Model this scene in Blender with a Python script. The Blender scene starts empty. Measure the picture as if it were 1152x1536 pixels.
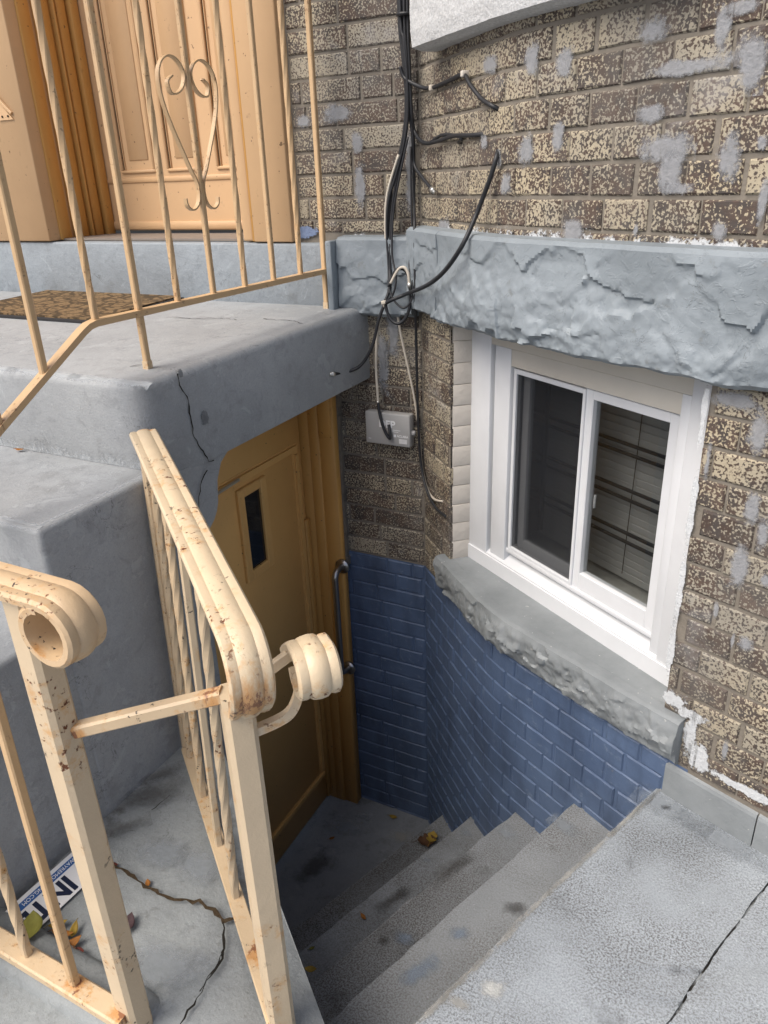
import bpy, bmesh, math, random
from mathutils import Vector, Matrix, noise
V = Vector
random.seed(7)
scn = bpy.context.scene
COL = scn.collection
# ------------------------------------------------------------------ camera
PW, PH, FPX = 1152.0, 1536.0, 1122.4
yaw, pitch, roll = (math.radians(a) for a in (-27.594, 24.065, -2.105))
CF = V((math.sin(yaw)*math.cos(pitch), math.cos(yaw)*math.cos(pitch), -math.sin(pitch)))
r0 = V((math.cos(yaw), -math.sin(yaw), 0)); u0 = r0.cross(CF)
CR = math.cos(roll)*r0 + math.sin(roll)*u0
CU = -math.sin(roll)*r0 + math.cos(roll)*u0
CP = V((0, 0, 1.45))
cd = bpy.data.cameras.new('camera'); cam = bpy.data.objects.new('camera', cd); COL.objects.link(cam)
cd.sensor_fit = 'HORIZONTAL'; cd.sensor_width = 36; cd.lens = 36*FPX/PW; cd.clip_start = .02; cd.clip_end = 300
cam.matrix_world = Matrix(((CR.x, CU.x, -CF.x, CP.x), (CR.y, CU.y, -CF.y, CP.y), (CR.z, CU.z, -CF.z, CP.z), (0, 0, 0, 1)))
scn.camera = cam
# ------------------------------------------------------------------ light
SUN_EL, SUN_AZ = 51, 211            # azimuth clockwise from +Y
w = bpy.data.worlds.new('World'); scn.world = w; w.use_nodes = True
nt = w.node_tree; bg = nt.nodes['Background']
sky = nt.nodes.new('ShaderNodeTexSky'); sky.sky_type = 'NISHITA'; sky.sun_disc = False
sky.sun_elevation = math.radians(SUN_EL); sky.sun_rotation = math.radians(SUN_AZ)
sky.air_density = .75; sky.dust_density = 4.0; sky.ozone_density = 1.0
nt.links.new(sky.outputs[0], bg.inputs[0]); bg.inputs[1].default_value = .10
sd = bpy.data.lights.new('sun', 'SUN'); sun = bpy.data.objects.new('sun', sd); COL.objects.link(sun)
sd.energy = 1.85; sd.angle = math.radians(50); sd.color = (1, .94, .85)
ds = V((math.sin(math.radians(SUN_AZ))*math.cos(math.radians(SUN_EL)), math.cos(math.radians(SUN_AZ))*math.cos(math.radians(SUN_EL)), math.sin(math.radians(SUN_EL))))
sun.rotation_euler = ds.to_track_quat('Z', 'Y').to_euler(); sun.location = (0, -3, 6)
scn.view_settings.view_transform = 'Standard'; scn.view_settings.look = 'None'
scn.view_settings.exposure = .92; scn.view_settings.gamma = 1
# ------------------------------------------------------------------ pixel -> place helpers
def ray(x, y): return CF + CR*((x-576)/FPX) - CU*((y-768)/FPX)
def onz(x, y, z): d = ray(x, y); return CP + d*((z-CP.z)/d.z)
def onpl(x, y, p, n): d = ray(x, y); n = V(n); return CP + d*((V(p)-CP).dot(n)/d.dot(n))
def onY(x, y, Y): return onpl(x, y, (0, Y, 0), (0, 1, 0))
def onX(x, y, X): return onpl(x, y, (X, 0, 0), (1, 0, 0))
def proj(P):
    d = V(P)-CP; z = d.dot(CF); return (576+FPX*d.dot(CR)/z, 768-FPX*d.dot(CU)/z, z)
# ------------------------------------------------------------------ object helpers
def link(o, parent=None):
    COL.objects.link(o)
    if parent is not None:
        o.parent = parent; o.matrix_parent_inverse = parent.matrix_world.inverted() if parent.type != 'EMPTY' else Matrix.Translation(-parent.location)
    return o
def tag(o, label=None, cat=None, group=None, kind=None):
    for k, v in (('label', label), ('category', cat), ('group', group), ('kind', kind)):
        if v: o[k] = v
    return o
def thing(name, loc, label, cat, group=None):
    o = bpy.data.objects.new(name, None); o.empty_display_size = .1; o.location = loc; COL.objects.link(o)
    return tag(o, label, cat, group)
def obj(name, verts, faces, mat, parent=None, smooth=False):
    me = bpy.data.meshes.new(name); me.from_pydata([tuple(v) for v in verts], [], faces); me.materials.append(mat)
    bm = bmesh.new(); bm.from_mesh(me); bmesh.ops.recalc_face_normals(bm, faces=bm.faces); bm.to_mesh(me); bm.free()
    if smooth: me.polygons.foreach_set('use_smooth', [True]*len(me.polygons))
    return link(bpy.data.objects.new(name, me), parent)
def bobj(name, bm, mat, parent=None, smooth=False, sharp=35):
    bmesh.ops.recalc_face_normals(bm, faces=bm.faces)
    me = bpy.data.meshes.new(name); bm.to_mesh(me); bm.free(); me.materials.append(mat)
    if smooth:
        me.polygons.foreach_set('use_smooth', [True]*len(me.polygons)); me.set_sharp_from_angle(angle=math.radians(sharp))
    return link(bpy.data.objects.new(name, me), parent)
def hexa(bm, P):          # 8 points: bottom ring 0-3, top ring 4-7
    v = [bm.verts.new(p) for p in P]
    for f in ((3, 2, 1, 0), (4, 5, 6, 7), (0, 1, 5, 4), (1, 2, 6, 5), (2, 3, 7, 6), (3, 0, 4, 7)): bm.faces.new([v[i] for i in f])
    return v
def boxbm(bm, o, ax, ay, az):   # corner o and three edge vectors
    o, ax, ay, az = V(o), V(ax), V(ay), V(az)
    return hexa(bm, [o, o+ax, o+ax+ay, o+ay, o+az, o+ax+az, o+ax+ay+az, o+ay+az])
def box(name, lo, hi, mat, parent=None, bevel=0, segs=2):
    lo, hi = V(lo), V(hi); d = hi-lo; bm = bmesh.new()
    boxbm(bm, lo, (d.x, 0, 0), (0, d.y, 0), (0, 0, d.z))
    if bevel: bmesh.ops.bevel(bm, geom=list(bm.edges), offset=bevel, segments=segs, affect='EDGES', profile=.5)
    return bobj(name, bm, mat, parent, bool(bevel), 50)
def obox(name, o, ax, ay, az, mat, parent=None, bevel=0, segs=2):
    bm = bmesh.new(); boxbm(bm, o, ax, ay, az)
    if bevel: bmesh.ops.bevel(bm, geom=list(bm.edges), offset=bevel, segments=segs, affect='EDGES', profile=.5)
    return bobj(name, bm, mat, parent, bool(bevel), 50)
def prism(name, poly, z0, z1, mat, parent=None, bevel=0, segs=2, cuts=None):
    """vertical prism; z0, z1 numbers or functions of (x,y); bevel on the top edges"""
    f0 = z0 if callable(z0) else (lambda x, y: z0); f1 = z1 if callable(z1) else (lambda x, y: z1)
    bm = bmesh.new(); n = len(poly)
    b = [bm.verts.new((x, y, f0(x, y))) for x, y in poly]; t = [bm.verts.new((x, y, f1(x, y))) for x, y in poly]
    bm.faces.new(b[::-1]); top = bm.faces.new(t)
    for i in range(n): bm.faces.new((b[i], b[(i+1) % n], t[(i+1) % n], t[i]))
    if bevel: bmesh.ops.bevel(bm, geom=list(top.edges), offset=bevel, segments=segs, affect='EDGES', profile=.5)
    return bobj(name, bm, mat, parent, bool(bevel), 50)
def sweep(name, prof, path, side, mat, parent=None, smooth=True, ups=None):
    """profile (x across, y up) along path; side = constant across-vector or list"""
    vs, fs = [], []; n = len(prof); path = [V(p) for p in path]
    for i, p in enumerate(path):
        t = (path[min(i+1, len(path)-1)]-path[max(i-1, 0)]).normalized(); s = V(side[i] if isinstance(side, list) else side)
        s = (s - t*s.dot(t)).normalized(); up = s.cross(t)
        for a, b in prof: vs.append(p+s*a+up*b)
    for i in range(len(path)-1):
        for k in range(n): fs.append((i*n+k, i*n+(k+1) % n, (i+1)*n+(k+1) % n, (i+1)*n+k))
    fs.append(tuple(range(n))[::-1]); fs.append(tuple((len(path)-1)*n+k for k in range(n)))
    me = bpy.data.meshes.new(name); me.from_pydata([tuple(v) for v in vs], [], fs); me.materials.append(mat)
    bm = bmesh.new(); bm.from_mesh(me); bmesh.ops.recalc_face_normals(bm, faces=bm.faces); bm.to_mesh(me); bm.free()
    if smooth:
        me.polygons.foreach_set('use_smooth', [True]*len(me.polygons)); me.set_sharp_from_angle(angle=math.radians(40))
    return link(bpy.data.objects.new(name, me), parent)
def bar(name, p0, p1, w, mat, parent=None, turns=0, ref=(1, 0, 0), segs=None, h=None):
    """square bar with rounded corners, optionally twisted"""
    p0, p1 = V(p0), V(p1); h = h or w; c = min(w, h)*.16
    pr = [(-w/2+c, -h/2), (w/2-c, -h/2), (w/2, -h/2+c), (w/2, h/2-c), (w/2-c, h/2), (-w/2+c, h/2), (-w/2, h/2-c), (-w/2, -h/2+c)]
    n = segs or (int(abs(turns)*28)+2 if turns else 2); t = (p1-p0).normalized(); s0 = V(ref); s0 = (s0-t*s0.dot(t)).normalized()
    path = [p0.lerp(p1, i/(n-1)) for i in range(n)]
    side = [Matrix.Rotation(turns*2*math.pi*max(0, min(1, (i/(n-1)-.04)/.92)), 3, t) @ s0 for i in range(n)]
    return sweep(name, pr, path, side, mat, parent, smooth=True)
def smoothpath(pts, sub=8):
    P = [V(p) for p in pts]; out = []
    for i in range(len(P)-1):
        a, b, c, d = P[max(i-1, 0)], P[i], P[i+1], P[min(i+2, len(P)-1)]
        for k in range(sub):
            t = k/sub; out.append(.5*((2*b)+(c-a)*t+(2*a-5*b+4*c-d)*t*t+(3*b-a-3*c+d)*t**3))
    out.append(P[-1]); return out
def tube(name, path, r, mat, parent=None, n=8):
    vs, fs = [], []; path = [V(p) for p in path]; up = V((.3, .5, .8))
    for i, p in enumerate(path):
        t = (path[min(i+1, len(path)-1)]-path[max(i-1, 0)]).normalized()
        a = (up-t*up.dot(t)); a = a.normalized() if a.length > 1e-4 else t.orthogonal().normalized(); up = a; b = t.cross(a)
        for k in range(n): vs.append(p+(a*math.cos(2*math.pi*k/n)+b*math.sin(2*math.pi*k/n))*(r(i/(len(path)-1)) if callable(r) else r))
    for i in range(len(path)-1):
        for k in range(n): fs.append((i*n+k, i*n+(k+1) % n, (i+1)*n+(k+1) % n, (i+1)*n+k))
    fs += [tuple(range(n))[::-1], tuple((len(path)-1)*n+k for k in range(n))]
    return obj(name, vs, fs, mat, parent, True)
# ------------------------------------------------------------------ materials
def _n(nt, typ, **kw):
    n = nt.nodes.new(typ)
    for k, v in kw.items(): setattr(n, k, v)
    return n
class Mat:
    def __init__(s, name, rough=.6, spec=.4, metal=0):
        s.m = bpy.data.materials.new(name); s.m.use_nodes = True; s.nt = s.m.node_tree; s.b = s.nt.nodes['Principled BSDF']
        s.b.inputs['Roughness'].default_value = rough; s.b.inputs['Specular IOR Level'].default_value = spec; s.b.inputs['Metallic'].default_value = metal
        s.pos = s.nt.nodes.new('ShaderNodeNewGeometry').outputs['Position']; s.h = None
    def L(s, a, b): s.nt.links.new(a, b)
    def noise(s, scale, detail=3, rough=.55, vec=None, dist=0, stretch=None):
        n = _n(s.nt, 'ShaderNodeTexNoise'); n.inputs['Scale'].default_value = scale; n.inputs['Detail'].default_value = detail; n.inputs['Roughness'].default_value = rough; n.inputs['Distortion'].default_value = dist
        v = vec or s.pos
        if stretch:
            mp = _n(s.nt, 'ShaderNodeVectorMath', operation='MULTIPLY'); s.L(v, mp.inputs[0]); mp.inputs[1].default_value = stretch; v = mp.outputs[0]
        s.L(v, n.inputs['Vector']); return n.outputs[0]
    def voro(s, scale, feature='DISTANCE_TO_EDGE', vec=None):
        n = _n(s.nt, 'ShaderNodeTexVoronoi', feature=feature); n.inputs['Scale'].default_value = scale; s.L(vec or s.pos, n.inputs['Vector']); return n.outputs['Distance']
    def ramp(s, x, lo, hi):
        n = _n(s.nt, 'ShaderNodeMapRange', clamp=True); s.L(x, n.inputs[0]); n.inputs[1].default_value = lo; n.inputs[2].default_value = hi; return n.outputs[0]
    def math(s, op, a, b=None):
        n = _n(s.nt, 'ShaderNodeMath', operation=op)
        for i, x in enumerate((a, b)):
            if x is None: continue
            if isinstance(x, (int, float)): n.inputs[i].default_value = x
            else: s.L(x, n.inputs[i])
        return n.outputs[0]
    def mix(s, a, b, f):
        n = _n(s.nt, 'ShaderNodeMix', data_type='RGBA')
        for sock, x in ((n.inputs[6], a), (n.inputs[7], b)):
            if isinstance(x, tuple): sock.default_value = (*x, 1)
            else: s.L(x, sock)
        if isinstance(f, (int, float)): n.inputs[0].default_value = f
        else: s.L(f, n.inputs[0])
        return n.outputs[2]
    def bump(s, h, strength=.3, dist=.004):
        n = _n(s.nt, 'ShaderNodeBump'); n.inputs['Strength'].default_value = strength; n.inputs['Distance'].default_value = dist
        s.L(h, n.inputs['Height'])
        if s.h: s.L(s.h, n.inputs['Normal'])
        s.h = n.outputs[0]
    def rough(s, a, b, f):
        n = _n(s.nt, 'ShaderNodeMapRange', clamp=True); s.L(f, n.inputs[0]); n.inputs[3].default_value = a; n.inputs[4].default_value = b; s.L(n.outputs[0], s.b.inputs['Roughness'])
    def done(s, c):
        if isinstance(c, tuple): s.b.inputs['Base Color'].default_value = (*c, 1)
        else: s.L(c, s.b.inputs['Base Color'])
        if s.h: s.L(s.h, s.b.inputs['Normal'])
        return s.m
def simple(name, col, rough=.6, spec=.4, metal=0, var=.15, vs=12, bump=0, bs=60, bd=.002):
    m = Mat(name, rough, spec, metal); c = m.mix(tuple(x*(1-var) for x in col), tuple(min(1, x*(1+var)) for x in col), m.noise(vs, 4))
    if bump: m.bump(m.noise(bs, 4), bump, bd)
    return m.done(c)
def painted_concrete(name, col, wear=.5, dark=(.12, .12, .115), lump=.5, chips=True):
    m = Mat(name, .62, .35)
    c = m.mix(tuple(x*.86 for x in col), tuple(x*1.14 for x in col), m.ramp(m.noise(3.2, 5, .6), .3, .7))
    c = m.mix(c, tuple(x*1.25 for x in col), m.math('MULTIPLY', m.ramp(m.noise(9, 5, .65), .52, .75), .45))
    c = m.mix(c, dark, m.math('MULTIPLY', m.ramp(m.noise(6.5, 8, .7), .56, .68), wear))
    c = m.mix(c, (.2, .2, .19), m.math('MULTIPLY', m.ramp(m.noise(75, 3, .6), .6, .7), .35*wear))
    gr_ = m.noise(210, 4, .75); c = m.mix(c, tuple(x*.72 for x in col), m.math('MULTIPLY', m.ramp(gr_, .50, .72), .55)); c = m.mix(c, tuple(min(.8, x*1.5) for x in col), m.math('MULTIPLY', m.ramp(gr_, .40, .28), .4))
    c = m.mix(c, tuple(x*.70 for x in col), m.math('MULTIPLY', m.ramp(m.noise(19, 7, .7, dist=.8), .53, .66), .5))
    c = m.mix(c, tuple(min(.8, x*1.45) for x in col), m.math('MULTIPLY', m.ramp(m.noise(33, 7, .75, stretch=(1, 1, .4)), .60, .70), .45))
    cz = m.noise(7.5, 6, .6, dist=1.1); lnm = m.math('MULTIPLY', m.ramp(m.math('ABSOLUTE', m.math('SUBTRACT', cz, .5)), .0045, .0), m.ramp(m.noise(3.7, 3), .52, .60))
    c = m.mix(c, (.07, .07, .07), m.math('MULTIPLY', lnm, .85))
    fl = m.ramp(m.noise(10, 8, .7, dist=.6), .605, .615); c = m.mix(c, tuple(min(.8, x*1.28) for x in col), m.math('MULTIPLY', fl, .5)); m.bump(fl, .35, .0025)
    m.bump(m.noise(14, 7, .62), lump, .012); m.bump(m.noise(150, 4, .7), .4, .0025); m.bump(m.noise(40, 4, .6, stretch=(1, 1, 4)), .15, .004)
    if chips: m.bump(m.ramp(m.noise(26, 6, .7), .55, .6), .2, .002)
    return m.done(c)
BLUEGREY = (.24, .27, .295)
M_paint = painted_concrete('painted_concrete', BLUEGREY, .35)
M_stoopside = painted_concrete('stoop_paint', (.30, .315, .325), .3, lump=.2)
M_ledge = painted_concrete('ledge_paint', (.265, .285, .29), 1., dark=(.095, .09, .085), lump=.5)
def worn_steps(name, paint, bare, amount, scale):
    m = Mat(name, .75, .3)
    c = m.mix(tuple(x*.85 for x in paint), tuple(x*1.12 for x in paint), m.ramp(m.noise(4, 5), .3, .7))
    sp = m.ramp(m.noise(scale, 4, .7), .44, .60)
    big = m.ramp(m.noise(3.3, 5, .6), .36, .64)
    c = m.mix(c, bare, m.math('MULTIPLY', sp, m.math('ADD', m.math('MULTIPLY', big, amount), .25)))
    c = m.mix(c, tuple(x*1.5 for x in paint), m.math('MULTIPLY', m.ramp(m.noise(scale*.8, 2, .5), .66, .7), .5))
    c = m.mix(c, tuple(x*.55 for x in bare), m.math('MULTIPLY', m.ramp(m.noise(7, 6, .65), .6, .72), .6))
    m.bump(m.noise(scale, 4, .7), .35, .003); m.bump(m.noise(9, 4), .4, .012)
    return m.done(c)
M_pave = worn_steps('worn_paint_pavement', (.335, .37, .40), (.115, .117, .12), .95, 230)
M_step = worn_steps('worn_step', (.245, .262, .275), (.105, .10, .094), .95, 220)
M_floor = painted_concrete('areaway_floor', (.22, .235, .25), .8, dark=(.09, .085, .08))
def rock_paint():
    m = Mat('rock_faced_paint', .55, .4)
    c = m.mix((.182, .210, .230), (.258, .294, .322), m.ramp(m.noise(5, 6, .6), .3, .7))
    c = m.mix(c, (.16, .17, .17), m.math('MULTIPLY', m.ramp(m.noise(22, 6, .7), .6, .7), .6))
    m.bump(m.noise(11, 8, .68), .16, .014); m.bump(m.ramp(m.noise(13, 5, .62, dist=1.4), .50, .515), .3, .003); m.bump(m.ramp(m.noise(24, 4, .6, dist=1.0), .58, .60), .4, .002); m.bump(m.noise(140, 4, .7), .3, .002)
    ln_ = m.math('ABSOLUTE', m.math('SUBTRACT', m.noise(13, 5, .62, dist=1.4), .5075)); c = m.mix(c, (.09, .10, .105), m.math('MULTIPLY', m.ramp(ln_, .006, .0), m.math('MULTIPLY', m.ramp(m.noise(9, 3), .5, .62), .8)))
    return m.done(c)
M_rock = rock_paint()
def sill_paint():
    m = Mat('sill_paint', .5, .45)
    c = m.mix((.175, .192, .20), (.255, .275, .285), m.ramp(m.noise(7, 6, .6), .3, .7))
    c = m.mix(c, (.5, .5, .48), m.math('MULTIPLY', m.ramp(m.noise(70, 3), .7, .74), .7))
    m.bump(m.noise(40, 5, .65), .35, .005); m.bump(m.noise(150, 3), .25, .002)
    return m.done(c)
M_sill = sill_paint()
def ironspot():
    m = Mat('ironspot_brick', .72, .35)
    oi = _n(m.nt, 'ShaderNodeObjectInfo'); at = _n(m.nt, 'ShaderNodeAttribute', attribute_name='tone')
    r = m.math('FRACT', m.math('ADD', oi.outputs['Random'], at.outputs['Fac']))
    r2 = m.math('FRACT', m.math('MULTIPLY', r, 17.31)); r3 = m.math('FRACT', m.math('MULTIPLY', r, 53.7))
    off = _n(m.nt, 'ShaderNodeCombineXYZ'); m.L(m.math('MULTIPLY', r, 40.), off.inputs[0]); m.L(m.math('MULTIPLY', r2, 30.), off.inputs[2])
    vv = _n(m.nt, 'ShaderNodeVectorMath', operation='ADD'); m.L(m.pos, vv.inputs[0]); m.L(off.outputs[0], vv.inputs[1]); vec = vv.outputs[0]
    sp = m.noise(175, 2.6, .5, vec=vec, dist=.15)
    big = m.noise(16, 3, .6, vec=vec)
    th = m.math('ADD', m.math('MULTIPLY', r, .14), .405)          # where the iron spots begin
    th = m.math('ADD', th, m.math('MULTIPLY', m.math('SUBTRACT', big, .5), .22))
    sp2 = m.noise(420, 3, .6, vec=vec)
    mask = m.ramp(m.math('ADD', m.math('SUBTRACT', sp, th), m.math('MULTIPLY', m.math('SUBTRACT', sp2, .5), .10)), -.028, .038)
    tan = m.mix((.42, .36, .25), (.335, .295, .22), r2)
    tan = m.mix(tan, (.25, .24, .21), m.math('MULTIPLY', m.ramp(m.noise(2.3, 4, .6), .42, .62), .65))      # grey weathering
    dk = m.mix((.062, .043, .034), (.10, .070, .055), r3)
    dk = m.mix(dk, (.06, .05, .045), m.ramp(m.noise(30, 3, vec=vec), .45, .6))
    c = m.mix(tan, dk, mask)
    c = m.mix(c, (.36, .36, .36), m.math('MULTIPLY', m.ramp(m.noise(4.7, 7, .72), .57, .70), .35))   # lime bloom
    c = m.mix(c, (.16, .15, .135), m.math('MULTIPLY', m.ramp(m.noise(3.1, 6, .65, stretch=(1, 1, .45)), .5, .68), .38))
    m.bump(sp, .3, .002); m.bump(m.noise(260, 4, .7), .5, .002); m.bump(m.noise(38, 4, .6, vec=vec), .35, .004)
    return m.done(c)
M_brick = ironspot()
M_mortar = simple('mortar', (.185, .165, .138), .9, .2, var=.25, vs=25, bump=.6, bs=90, bd=.004)
M_patch = simple('mortar_smear', (.47, .47, .48), .9, .2, var=.22, vs=70, bump=.8, bs=80, bd=.004)
M_whiteline = simple('white_caulk', (.68, .70, .71), .7, .3, var=.2, vs=40, bump=.5, bs=60, bd=.004)
def bluebrick(name, k=1.):
    m = Mat(name, .48, .45)
    oi = _n(m.nt, 'ShaderNodeObjectInfo')
    c = m.mix((.060*k, .092*k, .165*k), (.102*k, .150*k, .25*k), m.ramp(m.noise(4, 5, .6), .3, .7))
    c = m.mix(c, (.07, .105, .18), m.math('MULTIPLY', oi.outputs['Random'], .5))
    c = m.mix(c, (.22, .27, .34), m.math('MULTIPLY', m.ramp(m.noise(28, 7, .75), .58, .70), .5))
    c = m.mix(c, (.035, .05, .085), m.math('MULTIPLY', m.ramp(m.noise(5.5, 6, .65, stretch=(1, 1, .35)), .48, .66), .6))
    c = m.mix(c, (.20, .19, .17), m.math('MULTIPLY', m.ramp(m.noise(42, 5, .7), .68, .73), .7))
    m.bump(m.noise(55, 5, .6), .35, .004); m.bump(m.noise(14, 3), .3, .006)
    return m.done(c)
M_blue = bluebrick('blue_paint')
M_bluejoint = bluebrick('blue_paint_joint', 1.05)
def railpaint(name, col, rust=.5, chip=.5, rs=9, spots=()):
    m = Mat(name, .42, .45)
    c = m.mix(tuple(x*.9 for x in col), tuple(min(.85, x*1.08) for x in col), m.noise(14, 4))
    g = m.ramp(m.noise(rs, 3, .5), .50, .62)
    halo = m.math('MULTIPLY', m.ramp(m.noise(rs*4, 5, .7), .5, .72), g)
    c = m.mix(c, (.52, .27, .085), m.math('MULTIPLY', halo, rust))
    core = m.math('MULTIPLY', m.ramp(m.noise(rs*9, 5, .65), .59, .64), g)
    c = m.mix(c, (.14, .05, .022), m.math('MULTIPLY', core, min(1, rust*1.4)))
    for c_, r_ in spots:                                   # rust where water sits at a weld
        dn = _n(m.nt, 'ShaderNodeVectorMath', operation='DISTANCE'); m.L(m.pos, dn.inputs[0]); dn.inputs[1].default_value = c_
        f_ = m.ramp(m.math('ADD', m.math('DIVIDE', dn.outputs['Value'], r_), m.math('MULTIPLY', m.noise(42, 5, .7, stretch=(1, 1, .35)), 1.6)), 1.42, 1.12)
        c = m.mix(c, (.50, .24, .07), m.math('MULTIPLY', f_, .8))
        f_ = m.ramp(m.math('ADD', m.math('DIVIDE', dn.outputs['Value'], r_), m.math('MULTIPLY', m.noise(60, 5, .7, stretch=(1, 1, .3)), 1.8)), 1.22, 1.12)
        c = m.mix(c, (.19, .07, .035), m.math('MULTIPLY', f_, .85))
    g2 = m.ramp(m.noise(rs*.8, 2, .5, dist=.5), .58, .62)
    ch = m.math('MULTIPLY', m.ramp(m.noise(rs*7.5, 4, .6), .62, .65), g2)
    c = m.mix(c, (.03, .026, .024), m.math('MULTIPLY', ch, chip))
    m.bump(m.noise(38, 5, .65), .35, .003); m.bump(m.noise(150, 3, .6), .25, .0015); m.bump(m.math('SUBTRACT', 1., m.math('MAXIMUM', core, ch)), .6, .0015)
    m.rough(.42, .85, core)
    return m.done(c)
M_rail = railpaint('cream_rail_paint', (.575, .455, .305), 1., .9)
M_railcap = railpaint('cap_rail_paint', (.60, .485, .33), .85, .7, 9, [((-.575, .665, .80), .085), ((-1.293, 1.258, .91), .03), ((-.62, .69, .76), .04)])
M_rail2 = railpaint('tan_rail_paint', (.55, .375, .205), .45, .45, 11)
M_railworn = railpaint('rusted_rail_paint', (.58, .44, .28), 1.1, .9, 16, [((-.838, .58, .705), .03), ((-.64, .67, .768), .04), ((-.98, .547, .075), .04), ((-.86, .55, .07), .05), ((-.72, .77, .04), .05)])
def woodpaint(name, col):
    m = Mat(name, .5, .4)
    c = m.mix(tuple(x*.9 for x in col), tuple(x*1.07 for x in col), m.noise(6, 5, .6))
    c = m.mix(c, tuple(x*.55 for x in col), m.math('MULTIPLY', m.ramp(m.noise(24, 6, .7), .63, .72), .5))
    c = m.mix(c, (.12, .07, .035), m.math('MULTIPLY', m.ramp(m.noise(60, 3, .5), .71, .73), .8))
    m.bump(m.noise(30, 4, .5, stretch=(1, 1, .12)), .25, .003); m.bump(m.noise(160, 2), .1, .001)
    return m.done(c)
M_tan = woodpaint('tan_door_paint', (.56, .365, .20))
M_ochre = woodpaint('ochre_paint', (.56, .30, .085))
M_bdoor = woodpaint('basement_door_paint', (.72, .425, .15))
M_white = simple('white_window_paint', (.60, .615, .635), .4, .45, var=.09, vs=9, bump=.15, bs=70)
M_cream = simple('cream_masonry_paint', (.55, .51, .455), .55, .4, var=.08, vs=14, bump=.5, bs=45, bd=.006)
M_creamwood = simple('cream_frame_paint', (.55, .52, .46), .5, .4, var=.08, vs=10, bump=.2, bs=50)
M_granite = simple('white_granite', (.47, .48, .485), .75, .35, var=.4, vs=150, bump=.8, bs=120, bd=.004)
M_black = simple('black_cable', (.02, .021, .024), .45, .4, var=.3)
M_whitecable = simple('white_cable', (.55, .50, .42), .5, .4, var=.15)
M_steel = simple('brushed_steel', (.42, .40, .38), .3, .5, 1., var=.15, vs=40)
M_conn = simple('cable_connector', (.55, .54, .5), .35, .5, .8)
M_dark = simple('dark_recess', (.015, .015, .017), .9, .2)
M_crack_shade = simple('crack_dirt_and_shade', (.022, .02, .017), .95, .1, var=.4, vs=60)  # dirt in cracks, also the painted moulding shade on the entry door
M_dirt = simple('leaf_dirt', (.06, .043, .026), .95, .1, var=.6, vs=90, bump=.8, bs=90, bd=.006)
M_box = simple('grey_plastic', (.36, .355, .345), .55, .4, var=.05)
M_print = simple('white_print', (.75, .75, .75), .6, .3, var=.02)
M_iron = simple('black_iron', (.02, .02, .022), .5, .4)
M_blind = simple('blind_slat', (.40, .40, .385), .5, .4, var=.06)
M_room = simple('room_wall', (.16, .16, .165), .9, .2)
M_roomsill = simple('inner_sill', (.33, .33, .31), .7, .3, var=.3, vs=30)
M_rubber = simple('mat_rubber', (.025, .025, .027), .8, .3)
def coir():
    m = Mat('coir_mat', .95, .1)
    c = m.mix((.17, .115, .06), (.25, .17, .095), m.noise(160, 3))
    d = m.ramp(m.voro(16), .10, .05); d2 = m.ramp(m.noise(38, 4, .6, stretch=(1, 2.2, 1)), .53, .58)
    c = m.mix(c, (.02, .018, .016), m.math('MULTIPLY', m.math('MAXIMUM', d, d2), .7)); m.bump(m.noise(300, 3), .8, .004)
    return m.done(c)
M_coir = coir()
def glass():
    m = bpy.data.materials.new('window_glass'); m.use_nodes = True; nt = m.node_tree; nt.nodes.remove(nt.nodes['Principled BSDF']); out = nt.nodes['Material Output']
    tr = nt.nodes.new('ShaderNodeBsdfTransparent'); tr.inputs[0].default_value = (.84, .85, .85, 1); gl = nt.nodes.new('ShaderNodeBsdfGlossy'); gl.inputs['Roughness'].default_value = .02
    lw = nt.nodes.new('ShaderNodeLayerWeight'); lw.inputs[0].default_value = .5; pw_ = nt.nodes.new('ShaderNodeMath'); pw_.operation = 'POWER'; pw_.inputs[1].default_value = 5; nt.links.new(lw.outputs['Facing'], pw_.inputs[0]); fr = nt.nodes.new('ShaderNodeMath'); fr.operation = 'MULTIPLY_ADD'; fr.inputs[1].default_value = .9; fr.inputs[2].default_value = .07; nt.links.new(pw_.outputs[0], fr.inputs[0]); mx = nt.nodes.new('ShaderNodeMixShader')
    nt.links.new(fr.outputs[0], mx.inputs[0]); nt.links.new(tr.outputs[0], mx.inputs[1]); nt.links.new(gl.outputs[0], mx.inputs[2]); nt.links.new(mx.outputs[0], out.inputs[0]); return m
M_glass = glass()
def screen():
    m = bpy.data.materials.new('insect_screen'); m.use_nodes = True; nt = m.node_tree; b = nt.nodes['Principled BSDF']; out = nt.nodes['Material Output']
    b.inputs['Base Color'].default_value = (.010, .012, .016, 1); b.inputs['Roughness'].default_value = .8
    tr = nt.nodes.new('ShaderNodeBsdfTransparent'); mx = nt.nodes.new('ShaderNodeMixShader'); mx.inputs[0].default_value = .42
    nt.links.new(tr.outputs[0], mx.inputs[1]); nt.links.new(b.outputs[0], mx.inputs[2]); nt.links.new(mx.outputs[0], out.inputs[0]); return m
M_screen = screen()
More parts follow.
